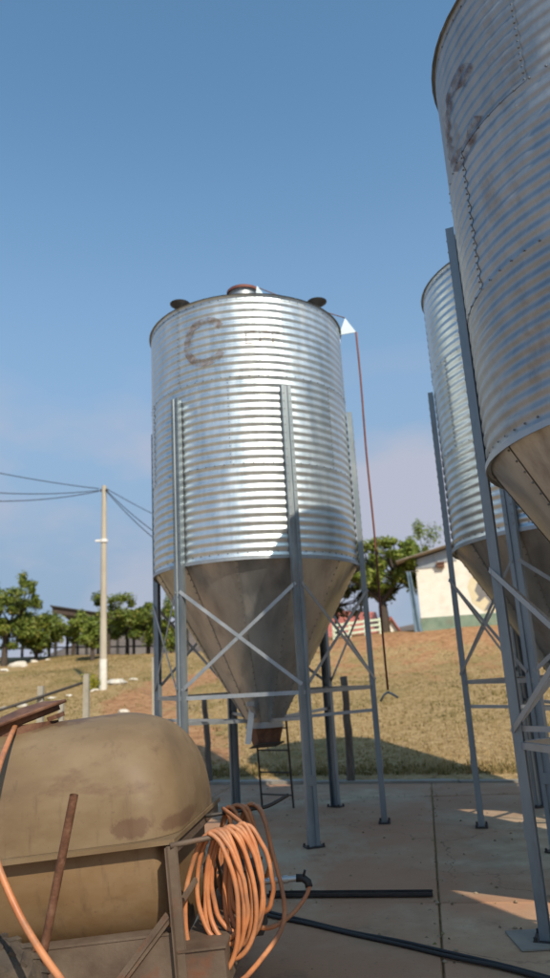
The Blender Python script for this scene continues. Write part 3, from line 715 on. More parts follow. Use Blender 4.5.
# chassis
m = MB(); m.box((-LEN / 2 + .01, -.030, -.51), (LEN + .02, .045, .215)); m.box((-LEN / 2 + .01, -.012, -.398), (LEN + .02, .09, .010)); m.build('side_beam', M['frame'], trail)
m = MB(); m.box((-LEN / 2 + .01, WID + .030, -.51), (LEN + .02, .045, .215)); m.build('side_beam', M['frame'], trail)
m = MB(); m.box((.135, WID / 2, -.565), (.205, WID + .10, .17)); m.box((.135, WID / 2, -.476), (.225, WID + .12, .010)); m.build('cross_beam', M['frame'], trail)
m = MB(); m.angle((.012, -.048, -.82), (.012, -.048, -.03), .050, .006, (1, 0, 0), (0, 1, 0)); m.angle((.012, -.049, -.82), (.012, -.049, -.03), .045, .006, (1, 0, 0), (0, -.3, 0))
up_post = m.build('end_post', M['frame'], trail)
m = MB()
for z in (-.10, -.37): m.lathe([(.008, 0), (.008, .004), (.0002, .004)], 8, (.036, -.0505, z), Matrix.Rotation(R(90), 3, 'X'))
m.build('bolt_hole', M['black'], up_post)
m = MB(); m.bar((.0, -.062, -.32), (-.26, -.062, -.57), .010, .045, up=(0, 1, 0)); m.bar((.0, -.067, -.32), (-.26, -.067, -.57), .045, .008, up=(0, 1, 0)); m.build('diagonal_brace', M['frame'], trail)
m = MB(); m.bar((.05, .02, -.28), (.17, .30, -.14), .02, .02); m.bar((.17, .30, -.14), (.17, .55, -.55), .014, .014); m.build('stay_rod', M['frame'], trail)
# hose hanger rods
def loc(p): return TRI @ Vector(p)
RA = at_z(170, 846, .875); RB = at_z(252, 829, .89)
m = MB(); m.tube([loc(p) for p in (RA, RB)], .013, 10); m.build('hose_hanger', M['frame'], trail, True)
RC1 = at_z(205, 816, .87); RC2 = at_z(250, 809, .885); RC3 = at_z(268, 806, .89); RC4 = at_z(288, 795, .93)
m = MB(); m.tube([loc(p) for p in spline([RC1, RC2, RC3, RC4], 4)], .011, 10); m.build('hose_hanger', M['dark'], trail, True)
# discharge pipe with the clamped black end, and a pump box behind the coil
q0, q1 = at_y(240, 884, 4.35), at_y(300, 878, 4.35)
m = MB(); m.tube([loc(p) for p in (q0, q1)], .016, 10); m.tube([loc(q0.lerp(q1, .72)), loc(q0.lerp(q1, .80))], .021, 10); m.build('discharge_pipe', M['brace'], trail, True, R(40))
pb = at_y(244, 898, 4.40); m = MB(); m.box((0, 0, 0), (.20, .22, .32)); m.box((0, 0, .165), (.22, .24, .012)); o = m.build('pump_box', M['dark'], trail); o.location = loc(pb); 
# hatch ring and tilted lid on the top
hx = Vector((-.90, .48, HT - .03))
m = MB(); m.lathe([(.19, -.03), (.19, .04), (.175, .04), (.175, -.03)], 32, hx); m.build('hatch_ring', M['rust'], trail, True, R(30))
lid_rot = Matrix.Rotation(R(-13), 3, 'Y') @ Matrix.Rotation(R(5), 3, 'X')
m = MB(); m.lathe([(.0001, .070), (.16, .058), (.29, .018), (.33, .012), (.335, .0), (.33, -.012), (.27, -.012), (.27, -.05), (.255, -.05), (.255, -.010), (.0001, -.008)], 40, hx + Vector((-.0, 0, .085)), lid_rot * .74); m.build('hatch_lid', M['rust'], trail, True, R(35))
m = MB(); m.box(hx + Vector((.19, 0, .06)), (.05, .14, .025), lid_rot); m.build('lid_hinge', M['rust'], trail)
# wheels
def wheel(x, y):
    c = loc(at_z(0, 0, 0)); o = empty('wheel'); o.parent = trail
    wz = TR @ Vector((x, y, 0)); RADW = .275; o.location = TRI @ Vector((wz.x, wz.y, RADW)); o.rotation_euler = (R(90), 0, 0)
    m = MB(); pr = [(.13, -.075), (.16, -.09), (.23, -.095), (.262, -.075), (RADW, -.045), (RADW, .045), (.262, .075), (.23, .095), (.16, .09), (.13, .075)]
    m.lathe(pr, 40)
    for k in range(26):
        a = 2 * math.pi * k / 26
        for s_ in (-1, 1): m.box(pol(RADW - .004, a + .05 * s_, s_ * .04), (.018, .03, .07), Matrix.Rotation(a, 3, 'Z') @ Matrix.Rotation(R(25 * s_), 3, 'X'))
    m.build('tyre', M['tyre'], o, True, R(40))
    m = MB(); m.lathe([(.0001, -.03), (.04, -.035), (.06, -.01), (.11, -.02), (.13, -.075), (.142, -.08), (.13, .075), (.0001, .05)], 28); m.build('rim', M['frame'], o, True, R(30))
M['tyre'] = mat('dusty_tyre', [(0.035, 0.028, 0.022), (0.065, 0.050, 0.038), (0.10, 0.075, 0.052)], 12, (0.8, 0.95), bump=.3, bscale=40)
wheel(-.76, -.22); wheel(-.76, WID + .22)
m = MB(); ax_ = loc((TR @ Vector((-.76, 0, 0))).xyz); az_ = (TRI @ Vector(((TR @ Vector((-.76, 0, 0))).x, (TR @ Vector((-.76, 0, 0))).y, .275))).z; m.tube([(-.76, -.18, az_), (-.76, WID + .18, az_)], .03, 12); m.build('axle', M['frame'], trail, True)
# rest stand that carries the end of the chassis
m = MB(); p = Vector((.14, .40, -.60)); gp = TR @ p; m.tube([p, loc((gp.x, gp.y, 0.0))], .03, 10); m.box(loc((gp.x, gp.y, .006)), (.14, .14, .012)); m.build('stand_leg', M['frame'], trail)

# ------------------------------------------------------------------ orange hoses
M['hose'] = mat('orange_hose', [(0.36, 0.125, 0.05), (0.47, 0.185, 0.075), (0.52, 0.24, 0.115)], 5, (0.42, 0.62), bump=.03, bscale=40, stain=(0.25, 0.125, 0.07), stain_scale=7, stain_rng=(.46, .68))
HR = .0122
rh = random.Random(7); pts = []
dirr = Vector((RB.x - RA.x, RB.y - RA.y, 0)).normalized(); nrm = Vector((.94, -.34, 0))
loops = []
def loop(top, a, b, sway=0.0, lean=0.0, steps=18, adv=.035):
    "one turn of hose hung over a point: from the top down the near side and back up"
    for i in range(steps):
        th = 2 * math.pi * i / steps
        s_ = math.sin(th); c_ = math.cos(th)
        v = a * (1 - c_)
        wd = b * s_ * (0.75 + 0.35 * (1 - c_) / 2)
        pts.append(top + nrm * wd + Vector((0, 0, -v)) + dirr * (sway * (1 - c_) / 2 + adv * i / steps + lean * s_) + Vector((rh.uniform(-1, 1), rh.uniform(-1, 1), rh.uniform(-1, 1))) * .003)
La = (RB - RA)
for k in range(10):
    f = .46 + .052 * k + rh.uniform(-.012, .012)
    a = (.315, .25, .27, .235, .28, .24, .26, .225, .255, .21)[k] + rh.uniform(-.008, .008)
    loop(RA + La * f + Vector((0, 0, .024 + .004 * (k % 3))), a, .150 - .005 * k + rh.uniform(-.012, .012), rh.uniform(-.02, .05), rh.uniform(-.03, .03), steps=22, adv=.052 * La.length)
Lb = (RC3 - RC1)
for k in range(5):
    f = .28 + .11 * k + rh.uniform(-.02, .02)
    loop(RC1 + Lb * f + Vector((0, 0, .022 + .005 * (k % 3))), rh.uniform(.20, .26), rh.uniform(.08, .11), rh.uniform(-.05, .0), rh.uniform(-.04, .03), adv=.11 * Lb.length)
tail = [at_y(262, 812, 4.30), at_y(272, 850, 4.25), at_y(284, 900, 4.12), at_y(281, 930, 4.0), at_y(262, 958, 3.85), at_y(246, 977, 3.72), at_y(222, 1003, 3.5)]
tail.append(Vector((tail[-1].x - .15, tail[-1].y - .15, HR)))
hose_pts = spline(pts + tail, 3)
m = MB(); m.tube(hose_pts, HR, 8)
tag(m.build('hose_coil', M['hose'], None, True), 'orange hose coiled in many loops over the hanger of the tank trailer', 'hose')
hs = [at_y(303, 879, 4.35), at_y(309, 884, 4.33), at_y(306, 896, 4.28), at_y(292, 914, 4.2), at_y(272, 927, 4.12), at_y(255, 926, 4.08), at_y(243, 918, 4.12), at_y(236, 905, 4.2)]
m = MB(); m.tube(spline(hs, 6), HR * .95, 8); ho = m.build('feed_hose', M['hose'], None, True); tag(ho, 'short orange hose looping from the black taped end of the discharge pipe', 'hose')
m = MB(); m.tube([at_y(296, 878, 4.35), at_y(303, 878, 4.35), at_y(308, 882, 4.33), at_y(309, 887, 4.32)], .021, 10); m.tube([at_y(303, 878, 4.34), at_y(305, 870, 4.33)], .007, 6); m.build('tape_wrap', M['black'], ho, True)
hl = [at_y(60, 716, 4.6), at_y(32, 716, 4.45), at_y(17, 722, 4.25), at_y(9, 740, 3.95), at_y(-2, 770, 3.60), at_y(-12, 815, 3.42), at_y(-3, 862, 3.38), at_y(18, 912, 3.32), at_y(40, 950, 3.26), at_y(62, 981, 3.20), at_y(90, 1020, 3.1)]
hl = hl[2:]
hl.append(Vector((hl[-1].x + .12, hl[-1].y - .1, HR)))
m = MB(); m.tube(spline(hl, 8), .0145, 8); tag(m.build('draped_hose', M['hose'], None, True), 'orange hose draped down from the hatch of the ochre tank', 'hose')

# rusty pipe leaning against the flange
t0 = at_y(74, 795, 3.62); g0 = at_z(22, 1062, 0.0)
m = MB(); dv = (t0 - g0).normalized(); pp = [g0 + (t0 - g0) * (i / 10) for i in range(11)]
m.tube(pp, .0205, 14, caps=False); m.tube(pp[::-1], .0165, 14, caps=False)
n_ = 14; m.f.append(tuple()) if False else None
tag(m.build('rusty_pipe', M['rust'], None, True), 'rusty brown steel pipe leaning against the side of the tank', 'pipe')

# ------------------------------------------------------------------ things on the yard
b0, b1 = at_z(268, 897, 0), at_z(433, 896, 0)
m = MB(); dv = (b1 - b0); L_ = dv.length; m.box((0, 0, .012), (L_, .085, .008)); m.box((0, .040, .022), (L_, .005, .024)); m.box((0, -.040, .022), (L_, .005, .024))
o = m.build('steel_channel', M['dark'], None); o.location = (b0 + b1) / 2; o.rotation_euler = (0, 0, math.atan2(dv.y, dv.x)); tag(o, 'dark steel channel bar lying flat across the concrete slabs', 'steel bar')
for k, (dy, lab) in enumerate(((0.0, 'black cable trailing over the concrete on the side of the steel bar'), (-.055, 'black cable trailing over the concrete on the side of the tank trailer'))):
    cp = [at_z(236, 900, .02), at_z(265, 911, .016), at_z(310, 922, .014), at_z(350, 932, .014), at_z(400, 941, .014), at_z(450, 953, .014), at_z(500, 965, .014), at_z(552, 979, .014), at_z(640, 1003, .014)]
    rk = random.Random(20 + k); cp = [p + Vector((rk.uniform(-.01, .01), dy * (1 + .4 * math.sin(i * 1.7)), 0)) for i, p in enumerate(cp)]
    m = MB(); m.tube(spline(cp, 6), .0125, 8); tag(m.build('black_cable', M['black'], None, True), lab, 'cable')

# weathered fence stakes at the yard's edge and along the track
M['wood'] = mat('weathered_wood', [(0.065, 0.052, 0.042), (0.12, 0.10, 0.082), (0.18, 0.155, 0.128)], 10, (0.8, 0.95), bump=.4, bscale=22, stretch=(3, 3, .35))
M['pale_post'] = mat('pale_concrete_post', [(0.27, 0.25, 0.20), (0.37, 0.345, 0.285)], 9, (0.8, 0.95), bump=.2, bscale=30)
def stake(name, base, h, r_, label, cat, group, material, seed, square=False):
    rk = random.Random(seed); m = MB(); n = 9; rows = 9; pts_, rad_ = [], []
    for i in range(rows):
        t = i / (rows - 1); pts_.append(Vector((rk.uniform(-.012, .012) + .03 * math.sin(t * 4 + seed), rk.uniform(-.01, .01), -.12 + (h + .12) * t)) if not square else Vector((0, 0, -.12 + (h + .12) * t)))
        rad_.append(r_ * (rk.uniform(.9, 1.08) if not square else 1) * (1 - .12 * t))
    m.tube(pts_, rad_, 4 if square else n)
    o = m.build(name, material, None, not square); o.location = base; o.rotation_euler = (0, 0, R(45) if square else rk.uniform(0, 3)); return tag(o, label, cat, group)
b = at_z(208, 784, 0); stake('fence_stake', (b.x, yedge(b.x) + .12, .0), 1.42, .055, 'straight weathered wooden stake on the side of the tank, at the grass edge', 'post', 'wooden stakes at the grass edge', M['wood'], 1)
b = at_z(353, 784, 0); stake('fence_stake', (b.x, yedge(b.x) + .12, .0), 1.62, .068, 'crooked weathered wooden stake on the side of the silo row, at the grass edge', 'post', 'wooden stakes at the grass edge', M['wood'], 2)
for i, (px, top_y, Y, rr_, lab) in enumerate(((86, 674, 15.5, .085, 'pale square post holding the end of the dark rail'), (40, 686, 14.6, .085, 'pale square post holding the middle of the dark rail'),
                                      (61, 700, 15.6, .08, 'short pale post standing just past the dark rail'), (155, 657, 18.0, .085, 'tall pale post beside the worn track by the lone silo'))):
    g_ = ground_pt(px, 720, Y); tz = at_y(px, top_y, Y).z
    stake('track_post', g_, tz - g_.z, rr_, lab, 'post', 'pale posts along the track', M['pale_post'], 10 + i, True)
m = MB(); m.tube(spline([at_y(-60, 728, 13.6), at_y(0, 710, 14.2), at_y(40, 697, 14.5), at_y(82, 683, 15.4)], 6), .028, 8)
tag(m.build('rail', M['dark'], None, True), 'dark bent pipe rail fixed to the pale posts', 'rail')

# ------------------------------------------------------------------ white stones
M['stone'] = mat('whitewashed_stone', [(0.42, 0.38, 0.31), (0.58, 0.54, 0.46), (0.66, 0.62, 0.55)], 6, (0.8, .95), bump=.3, bscale=9)
def stone(px, py, wpx, k, lab):
    p = on_ground(px, py)
    if p is None: return
    d = (p - Vector((0, 0, EYE))).length; s_ = wpx / F_PX * d / 2; rk = random.Random(k); m = MB()
    vs = []; n1, n2 = 6, 10
    for i in range(n1 + 1):
        for j in range(n2):
            a, b_ = math.pi * i / n1, 2 * math.pi * j / n2; v = Vector((math.sin(a) * math.cos(b_), math.sin(a) * math.sin(b_), math.cos(a)))
            q = 1 + .6 * noise.noise(v * 1.3 + Vector((k * 3.1, 0, 0))); vs.append((v.x * s_ * q, v.y * s_ * .75 * q, v.z * min(s_ * .36, .16) * q))
    m.add(vs, [(i * n2 + j, (i + 1) * n2 + j, (i + 1) * n2 + (j + 1) % n2, i * n2 + (j + 1) % n2) for i in range(n1) for j in range(n2)])
    o = m.build('white_stone', M['stone'], None, True, R(40)); o.location = p + Vector((0, 0, min(s_ * .10, .04))); o.rotation_euler = (0, 0, rk.uniform(-.4, .4)); tag(o, lab, 'stone', 'white stones edging the grass')
ST = [(5, 671, 9, 'small white stone at the end of the stone row under the big tree'), (19, 666, 20, 'largest whitewashed stone in the row under the big tree'), (34, 662, 8, 'white stone touching the large one in the row under the big tree'),
      (48, 660, 5, 'tiny white stone lying alone in the grass before the fence'), (117, 684, 20, 'long flat whitewashed stone beside the pole'), (133, 680, 8, 'white stone next to the long flat one past the pole'),
      (95, 691, 8, 'white stone at the foot of the pole by the yellow shrub'), (69, 696, 6, 'small white stone on the soil between the pale posts'), (21, 707, 11, 'white stone on the soil below the dark rail'), (52, 699, 8, 'pale stone on the soil near the short post'),
      (3, 709, 8, 'white stone on the soil beyond the rail end'), (124, 713, 12, 'broad pale stone lying on the worn track')]
for k, (px, py, wp, lab) in enumerate(ST): stone(px, py, wp, k, lab)

# ------------------------------------------------------------------ utility pole and wires
pb_ = ground_pt(103, 690, 24.0); ptop = at_y(102, 486, 24.0)
pole = empty('utility_pole', pb_); tag(pole, 'slim round concrete utility pole with white painted foot and a collar', 'pole')
hp = ptop.z - pb_.z
M['pole'] = mat('pole_concrete', [(0.36, 0.325, 0.26), (0.47, 0.43, 0.35)], 5, (0.75, .9), bump=.08, stretch=(1, 1, .3))
m = MB(); m.lathe([(.115, .95), (.078, hp), (.0001, hp + .01)], 18); m.build('shaft', M['pole'], pole, True, R(40))
m = MB(); m.lathe([(.128, -.2), (.117, .95), (.1155, .952)], 18); m.build('painted_foot', mat('old_whitewash', [(.50, .48, .42), (.64, .62, .56)], 6, (.7, .85)), pole, True, R(40))
hc = at_y(102, 541, 24).z - pb_.z
m = MB(); m.lathe([(.09, -.05), (.13, -.05), (.135, .05), (.09, .05)], 18, (0, 0, hc)); m.build('collar', M['white_paint'], pole, True, R(40))
m = MB(); m.box((-.14, -.03, hc + .01), (.26, .10, .06)); m.build('lamp_arm', M['white_paint'], pole)
m = MB()
for s_ in (-1, 1): m.lathe([(.02, -.05), (.04, -.03), (.025, 0), (.04, .03), (.02, .05)], 10, (s_ * .10, -.02, hp - .16))
m.bar((-.12, -.02, hp - .18), (.12, -.02, hp - .18), .03, .03); m.build('insulator', M['dark'], pole, True)
def wire(a, b, sag, lab):
    pts_ = [a.lerp(b, i / 24) + Vector((0, 0, -sag * 4 * (i / 24) * (1 - i / 24))) for i in range(25)]
    m = MB(); m.tube(pts_, .014, 6); tag(m.build('overhead_wire', M['black'], None, True), lab, 'wire', 'overhead wires at the pole')
at_p = ptop + Vector((0, 0, -.15))
wire(at_p + Vector((-.1, 0, .06)), at_y(-150, 436, 19.0), .18, 'highest wire leaving the pole over the big tree')
wire(at_p + Vector((-.1, 0, .0)), at_y(-150, 470, 19.0), .35, 'middle wire leaving the pole over the big tree')
wire(at_p + Vector((-.1, 0, -.03)), at_y(-150, 484, 19.0), .42, 'lowest wire leaving the pole over the big tree')
wire(at_p + Vector((.1, 0, .02)), at_y(250, 600, 16.0), .35, 'lower wire running from the pole behind the lone silo')
wire(at_p + Vector((.1, 0, .05)), at_y(250, 582, 16.5), .35, 'middle wire running from the pole behind the lone silo')
wire(at_p + Vector((.1, 0, .08)), at_y(260, 545, 40.0), .5, 'upper thin wire running from the pole behind the lone silo')

# ------------------------------------------------------------------ trees
M['bark'] = mat('bark', [(0.045, 0.034, 0.026), (0.085, 0.066, 0.052)], 12, (0.85, .95), bump=.4, bscale=30)
LEAF = {'mango': mat('mango_leaves', [(0.1, 0.12, 0.03)], rough=(0.45, 0.6), tint=[(0.06, 0.10, 0.016), (0.13, 0.185, 0.028), (0.22, 0.255, 0.042), (0.34, 0.27, 0.07)], spec=.4, trans=.3),
        'bright': mat('bright_leaves', [(0.1, 0.12, 0.03)], rough=(0.45, 0.6), tint=[(0.08, 0.13, 0.018), (0.17, 0.235, 0.035), (0.27, 0.315, 0.06), (0.38, 0.36, 0.10)], spec=.4, trans=.3),
        'dry': mat('sparse_leaves', [(0.1, 0.12, 0.03)], rough=(0.5, 0.7), tint=[(0.075, 0.060, 0.028), (0.11, 0.115, 0.035), (0.15, 0.165, 0.05), (0.21, 0.16, 0.09)], spec=.3, trans=.3)}
def make_tree(name, base, h, crown, label, group, leaf='mango', seed=0, trunk_r=.09, n_leaf=3500, ls=.13, clumps=22, cr=.42, fork=.35, lean=(0, 0)):
    "crown = (cx, cy, z_lo, z_hi, rx, ry) relative to the base"
    rk = random.Random(seed); root = empty(name, base); tag(root, label, 'tree', group)
    cx, cy, z0, z1, rx, ry = crown; cs = []
    zc, rz = (z0 + z1) / 2, (z1 - z0) / 2; tries = 0
    while len(cs) < clumps and tries < 4000:
        tries += 1
        v = Vector((rk.uniform(-1, 1), rk.uniform(-1, 1), rk.uniform(-1, 1)))
        if v.length > 1 or v.length < .35: continue
        p = Vector((cx + v.x * rx, cy + v.y * ry, zc + v.z * rz))
        if any((p - q[0]).length < cr * .6 for q in cs): continue
        cs.append((p, cr * rk.uniform(.4, 1.2)))
    tr = MB(); fk = Vector((lean[0], lean[1], h * fork))
    tr.tube(spline([(0, 0, -.15), (lean[0] * .3 + .02, lean[1] * .3, h * fork * .5), fk], 4), [trunk_r * (1.25 - .45 * i / 8) for i in range(9)], 8)
    order = sorted(range(len(cs)), key=lambda i: rk.random()); mains = []
    for i in order[:6]:
        c = cs[i][0]; mid = fk.lerp(c, .5) + Vector((rk.uniform(-.12, .12), rk.uniform(-.12, .12), -.05 * h * rk.random()))
        pl = spline([fk, mid, c], 5); tr.tube(pl, [trunk_r * (.62 - .48 * k / (len(pl) - 1)) for k in range(len(pl))], 6); mains.append((mid, c))
    for i in order[6:]:
        c = cs[i][0]; s_ = min((q for q in mains), key=lambda q: (q[0] - c).length)[0]
        tr.tube(spline([s_, s_.lerp(c, .5) + Vector((rk.uniform(-.1, .1), rk.uniform(-.1, .1), 0)), c], 3), [trunk_r * (.32 - .24 * k / 6) for k in range(7)], 5)
    tr.build('trunk', M['bark'], root, True)
    m = MB()
    for _ in range(int(n_leaf * 3.0)):
        c, r_ = rk.choice(cs); v = Vector((rk.gauss(0, 1), rk.gauss(0, 1), rk.gauss(0, 1))).normalized()
        p = c + Vector((v.x * (1 + .5 * math.sin(c.x * 9)), v.y, v.z * (.8 + .35 * math.cos(c.z * 11)))) * r_ * (rk.random() ** .45) * (1 + .6 * noise.noise(v * 2.3 + c * 3))
        a = Vector((rk.gauss(0, 1), rk.gauss(0, 1), rk.gauss(0, .6) - .4)).normalized(); nl = (v * .9 + Vector((0, 0, .7)) + Vector((rk.gauss(0, 1), rk.gauss(0, 1), rk.gauss(0, 1))) * .5).normalized(); a = (a - nl * a.dot(nl)).normalized(); b_ = nl.cross(a)
        l = ls * rk.choice((.45, .6, .75, .9, 1.2)); wd = l * .32; t_ = min(1, max(0, rk.gauss(.45, .22) + .25 * noise.noise(c * 1.7)))
        m.add([p, p + a * l * .5 + b_ * wd, p + a * l, p + a * l * .5 - b_ * wd], [(0, 1, 2, 3)], t_)
    m.build('crown', LEAF[leaf], root)
    return root
def tree_px(px, base_y, Y, top_y, half_w_px, low_y, label, cxp=None, **kw):
    b = ground_pt(px, base_y, Y); s_ = Y / F_PX / math.cos(PITCH) * 1.02
    zt, zl = at_y(px, top_y, Y).z - b.z, at_y(px, low_y, Y).z - b.z
    cx = ((cxp if cxp is not None else px) - px) * s_
    return make_tree('tree', b, zt, (cx, 0, max(zl, .3), zt - .15, half_w_px * s_, half_w_px * s_ * .9), label, kw.pop('group', 'fruit trees along the fence'), **kw)
tree_px(4, 655, 33.0, 571, 38, 648, 'big dense green fruit tree above the whitewashed stones', seed=1, clumps=44, n_leaf=9000, trunk_r=.13, cr=.48)
tree_px(36, 655, 34.5, 596, 25, 650, 'dense green fruit tree beside the end of the barn roof', seed=2, clumps=30, n_leaf=6000, cr=.42)
tree_px(73, 655, 36.0, 612, 20, 640, 'low yellowish fruit tree in front of the barn roof', seed=3, leaf='bright', clumps=20, n_leaf=2600, cr=.34, fork=.45)
tree_px(92, 657, 33.0, 617, 13, 650, 'short bushy young tree just behind the pole', seed=4, leaf='bright', clumps=16, n_leaf=1700, cr=.30, fork=.3)
tree_px(108, 655, 35.0, 585, 23, 638, 'tallest loose-crowned fruit tree behind the pole', seed=5, leaf='mango', clumps=18, n_leaf=2600, cr=.36, fork=.5)
tree_px(127, 655, 36.5, 604, 15, 638, 'slim fruit tree between the pole and the lone silo', seed=6, leaf='bright', clumps=14, n_leaf=1900, cr=.34, fork=.5)
tree_px(148, 656, 35.0, 602, 15, 642, 'round dark green fruit tree beside the tall pale post', seed=7, clumps=18, n_leaf=2800, cr=.36, fork=.5)
tree_px(172, 656, 34.0, 594, 15, 645, 'green fruit tree seen behind the posts of the lone silo', seed=8, clumps=18, n_leaf=2800, cr=.38, fork=.5)
tree_px(386, 643, 31.0, 533, 44, 594, 'large spreading tree with a forked dark trunk beside the white building', group='trees by the building', cxp=391, seed=9, leaf='bright', clumps=64, n_leaf=8500, trunk_r=.20, cr=.40, fork=.30, ls=.14)
tree_px(338, 646, 33.0, 562, 22, 618, 'sparse dry tree in front of the red-roofed house', group='trees by the building', cxp=350, seed=10, leaf='dry', clumps=18, n_leaf=1700, trunk_r=.09, cr=.36, fork=.4)
tree_px(440, 640, 46.0, 524, 40, 590, 'green tree rising behind the roof of the white building', group='trees by the building', seed=12, leaf='bright', clumps=30, n_leaf=5000, cr=.6, ls=.17)

# yellow shrub by the pole
p = on_ground(93, 690); sh = empty('yellow_shrub', p); tag(sh, 'small bright yellow-green shrub at the foot of the pole', 'shrub'); rk = random.Random(3); m = MB()
for _ in range(420):
    v = Vector((rk.gauss(0, .17), rk.gauss(0, .15), abs(rk.gauss(.22, .14)))); a = Vector((rk.gauss(0, 1), rk.gauss(0, 1), rk.gauss(.4, .6))).normalized(); b_ = a.cross(Vector((rk.random(), rk.random(), rk.random()))).normalized(); l = .08
    m.add([v, v + a * l * .5 + b_ * .025, v + a * l, v + a * l * .5 - b_ * .025], [(0, 1, 2, 3)], rk.random())
m.build('foliage', mat('yellow_leaves', [(.3, .3, .03)], tint=[(.26, .27, .02), (.50, .46, .04)], trans=.3), sh)
m = MB()
for k in range(4): m.tube([(0, 0, -.05), (.06 * math.cos(k * 1.6), .06 * math.sin(k * 1.6), .22)], .008, 5)
m.build('stem', M['bark'], sh)

# ------------------------------------------------------------------ dark field fence on the ridge
fr = empty('field_fence', ground_pt(60, 655, 36.5)); tag(fr, 'dark wooden post and rail fence on the ridge behind the fruit trees', 'fence')
f0 = fr.location.copy(); posts = []
for px in (-14, 22, 49, 67, 98, 134, 160, 188):
    q = ground_pt(px, 655, 36.5 - .012 * (px - 60)); posts.append(q); m = MB(); m.box((0, 0, .55), (.11, .11, 1.3)); o = m.build('fence_post', M['dark'], fr); o.location = q - f0
for a, b in zip(posts, posts[1:]):
    for z in (.42, 1.0):
        MB().bar(a - f0 + Vector((0, -.07, z)), b - f0 + Vector((0, -.07, z)), .035, .07).build('fence_rail', M['dark'], fr)

# open barn roof behind the trees
bn = empty('open_barn', (at_y(78, 612, 46).x, 46, 3.3)); tag(bn, 'low open barn with a dark sheet roof behind the fruit trees', 'barn'); o0 = bn.location.copy()
c0, c1 = at_y(50, 605, 46), at_y(150, 620, 46)
m = MB(); vs = [c0 - o0, c1 - o0, c1 - o0 + Vector((0, 6, -.75)), c0 - o0 + Vector((0, 6, -.75))]; vs += [v + Vector((0, 0, -.09)) for v in vs]
m.add(vs, [(0, 1, 2, 3), (7, 6, 5, 4), (0, 4, 5, 1), (1, 5, 6, 2), (2, 6, 7, 3), (3, 7, 4, 0)]); m.build('roof', M['dark'], bn)
m = MB(); a = c0 - o0 + Vector((.1, .15, -.10)); b = c1 - o0 + Vector((-.1, .15, -.10)); m.add([a, b, b + Vector((0, 0, -.05)), a + Vector((0, 0, -.42)), a + Vector((0, .06, 0)), b + Vector((0, .06, 0)), b + Vector((0, .06, -.05)), a + Vector((0, .06, -.42))],
    [(3, 2, 1, 0), (4, 5, 6, 7), (0, 1, 5, 4), (2, 3, 7, 6), (0, 4, 7, 3), (1, 2, 6, 5)]); m.build('fascia', mat('barn_board', [(.05, .033, .025), (.075, .05, .038)], 5), bn)
for t in (.04, .35, .66, .96):
    for yy in (.5, 5.5):
        p = (c0 - o0).lerp(c1 - o0, t) + Vector((0, yy, -.1 - .125 * yy)); MB().bar((p.x, p.y, terrain(p.x + o0.x, p.y + o0.y) - o0.z - .1), p, .16, .16).build('barn_post', M['dark'], bn)

# ------------------------------------------------------------------ white and green building on the ridge
YB = 29.5
M['cream'] = mat('cream_wall_paint', [(0.66, 0.62, 0.53), (0.74, 0.71, 0.63), (0.78, 0.76, 0.69)], 2.5, (0.75, .9), bump=.06, stain=(.42, .34, .25), stain_scale=1.6, stain_rng=(.62, .85))
M['green'] = mat('green_wall_paint', [(0.13, 0.19, 0.14), (0.19, 0.26, 0.19), (0.24, 0.29, 0.22)], 3, (0.75, .9), bump=.08, stain=(.20, .17, .12), stain_scale=1.8, stain_rng=(.55, .75))
k0 = at_y(423, 638, YB); zb = terrain(k0.x, YB) - .3; z0 = at_y(423, 638, YB).z
bd = empty('farm_building', (k0.x, YB, zb), R(-11.5)); tag(bd, 'white and green walled farm building with a sloping sheet roof on the ridge', 'building'); o0 = bd.location.copy()
WB, DB = 7.5, 8.0
zg = at_y(422, 618, YB).z - zb; ze = at_y(414, 560, YB).z - zb; rise = .235
def wallbox(m, x0, x1, y0, y1, za, zb0, zb1):
    vs = [(x0, y0, za), (x1, y0, za), (x1, y1, za), (x0, y1, za), (x0, y0, zb0), (x1, y0, zb1), (x1, y1, zb1), (x0, y1, zb0)]
    m.add(vs, [(0, 1, 5, 4), (1, 2, 6, 5), (2, 3, 7, 6), (3, 0, 4, 7), (4, 5, 6, 7), (3, 2, 1, 0)])
m = MB(); wallbox(m, 0, WB, 0, DB, zg, ze, ze + rise * WB); m.build('upper_wall', M['cream'], bd)
m = MB(); wallbox(m, -.02, WB + .02, -.02, DB + .02, 0, zg, zg); m.build('lower_wall', M['green'], bd)
M['roofsheet'] = mat('cement_roof_sheet', [(0.27, 0.25, 0.22), (0.38, 0.36, 0.32)], 4, (.8, .95), bump=.1)
m = MB(); nr = 60; vs = []
for i in range(nr + 1):                                 # ribs run up the slope
    y = -.55 + (DB + 1.1) * i / nr; dz = .022 * math.cos(math.pi * i)
    for x in (-.75, WB + .6):
        vs.append((x, y, ze + .10 + rise * x + dz))
k = len(vs); vs += [(x, y, z - .02) for x, y, z in vs]
fs = [(2 * i, 2 * i + 1, 2 * i + 3, 2 * i + 2) for i in range(nr)] + [(k + 2 * i + 2, k + 2 * i + 3, k + 2 * i + 1, k + 2 * i) for i in range(nr)]
fs += [(0, k, k + 1, 1), (2 * nr, 2 * nr + 1, k + 2 * nr + 1, k + 2 * nr)] + [(2 * i, 2 * i + 2, k + 2 * i + 2, k + 2 * i) for i in range(nr)]
m.add(vs, fs); m.build('roof', M['roofsheet'], bd)
for i in range(9):                                      # ribbed sheet strip closing the gable under the roof
    x0 = .02 + i * (WB - .04) / 9; x1 = x0 + (WB - .04) / 9 - .02
    m = MB(); wallbox(m, x0, x1, -.035, -.004, ze + rise * x0 - .38 - .05 * 0, ze + rise * x0, ze + rise * x1); m.build('gable_sheet', M['galv_old'], bd)
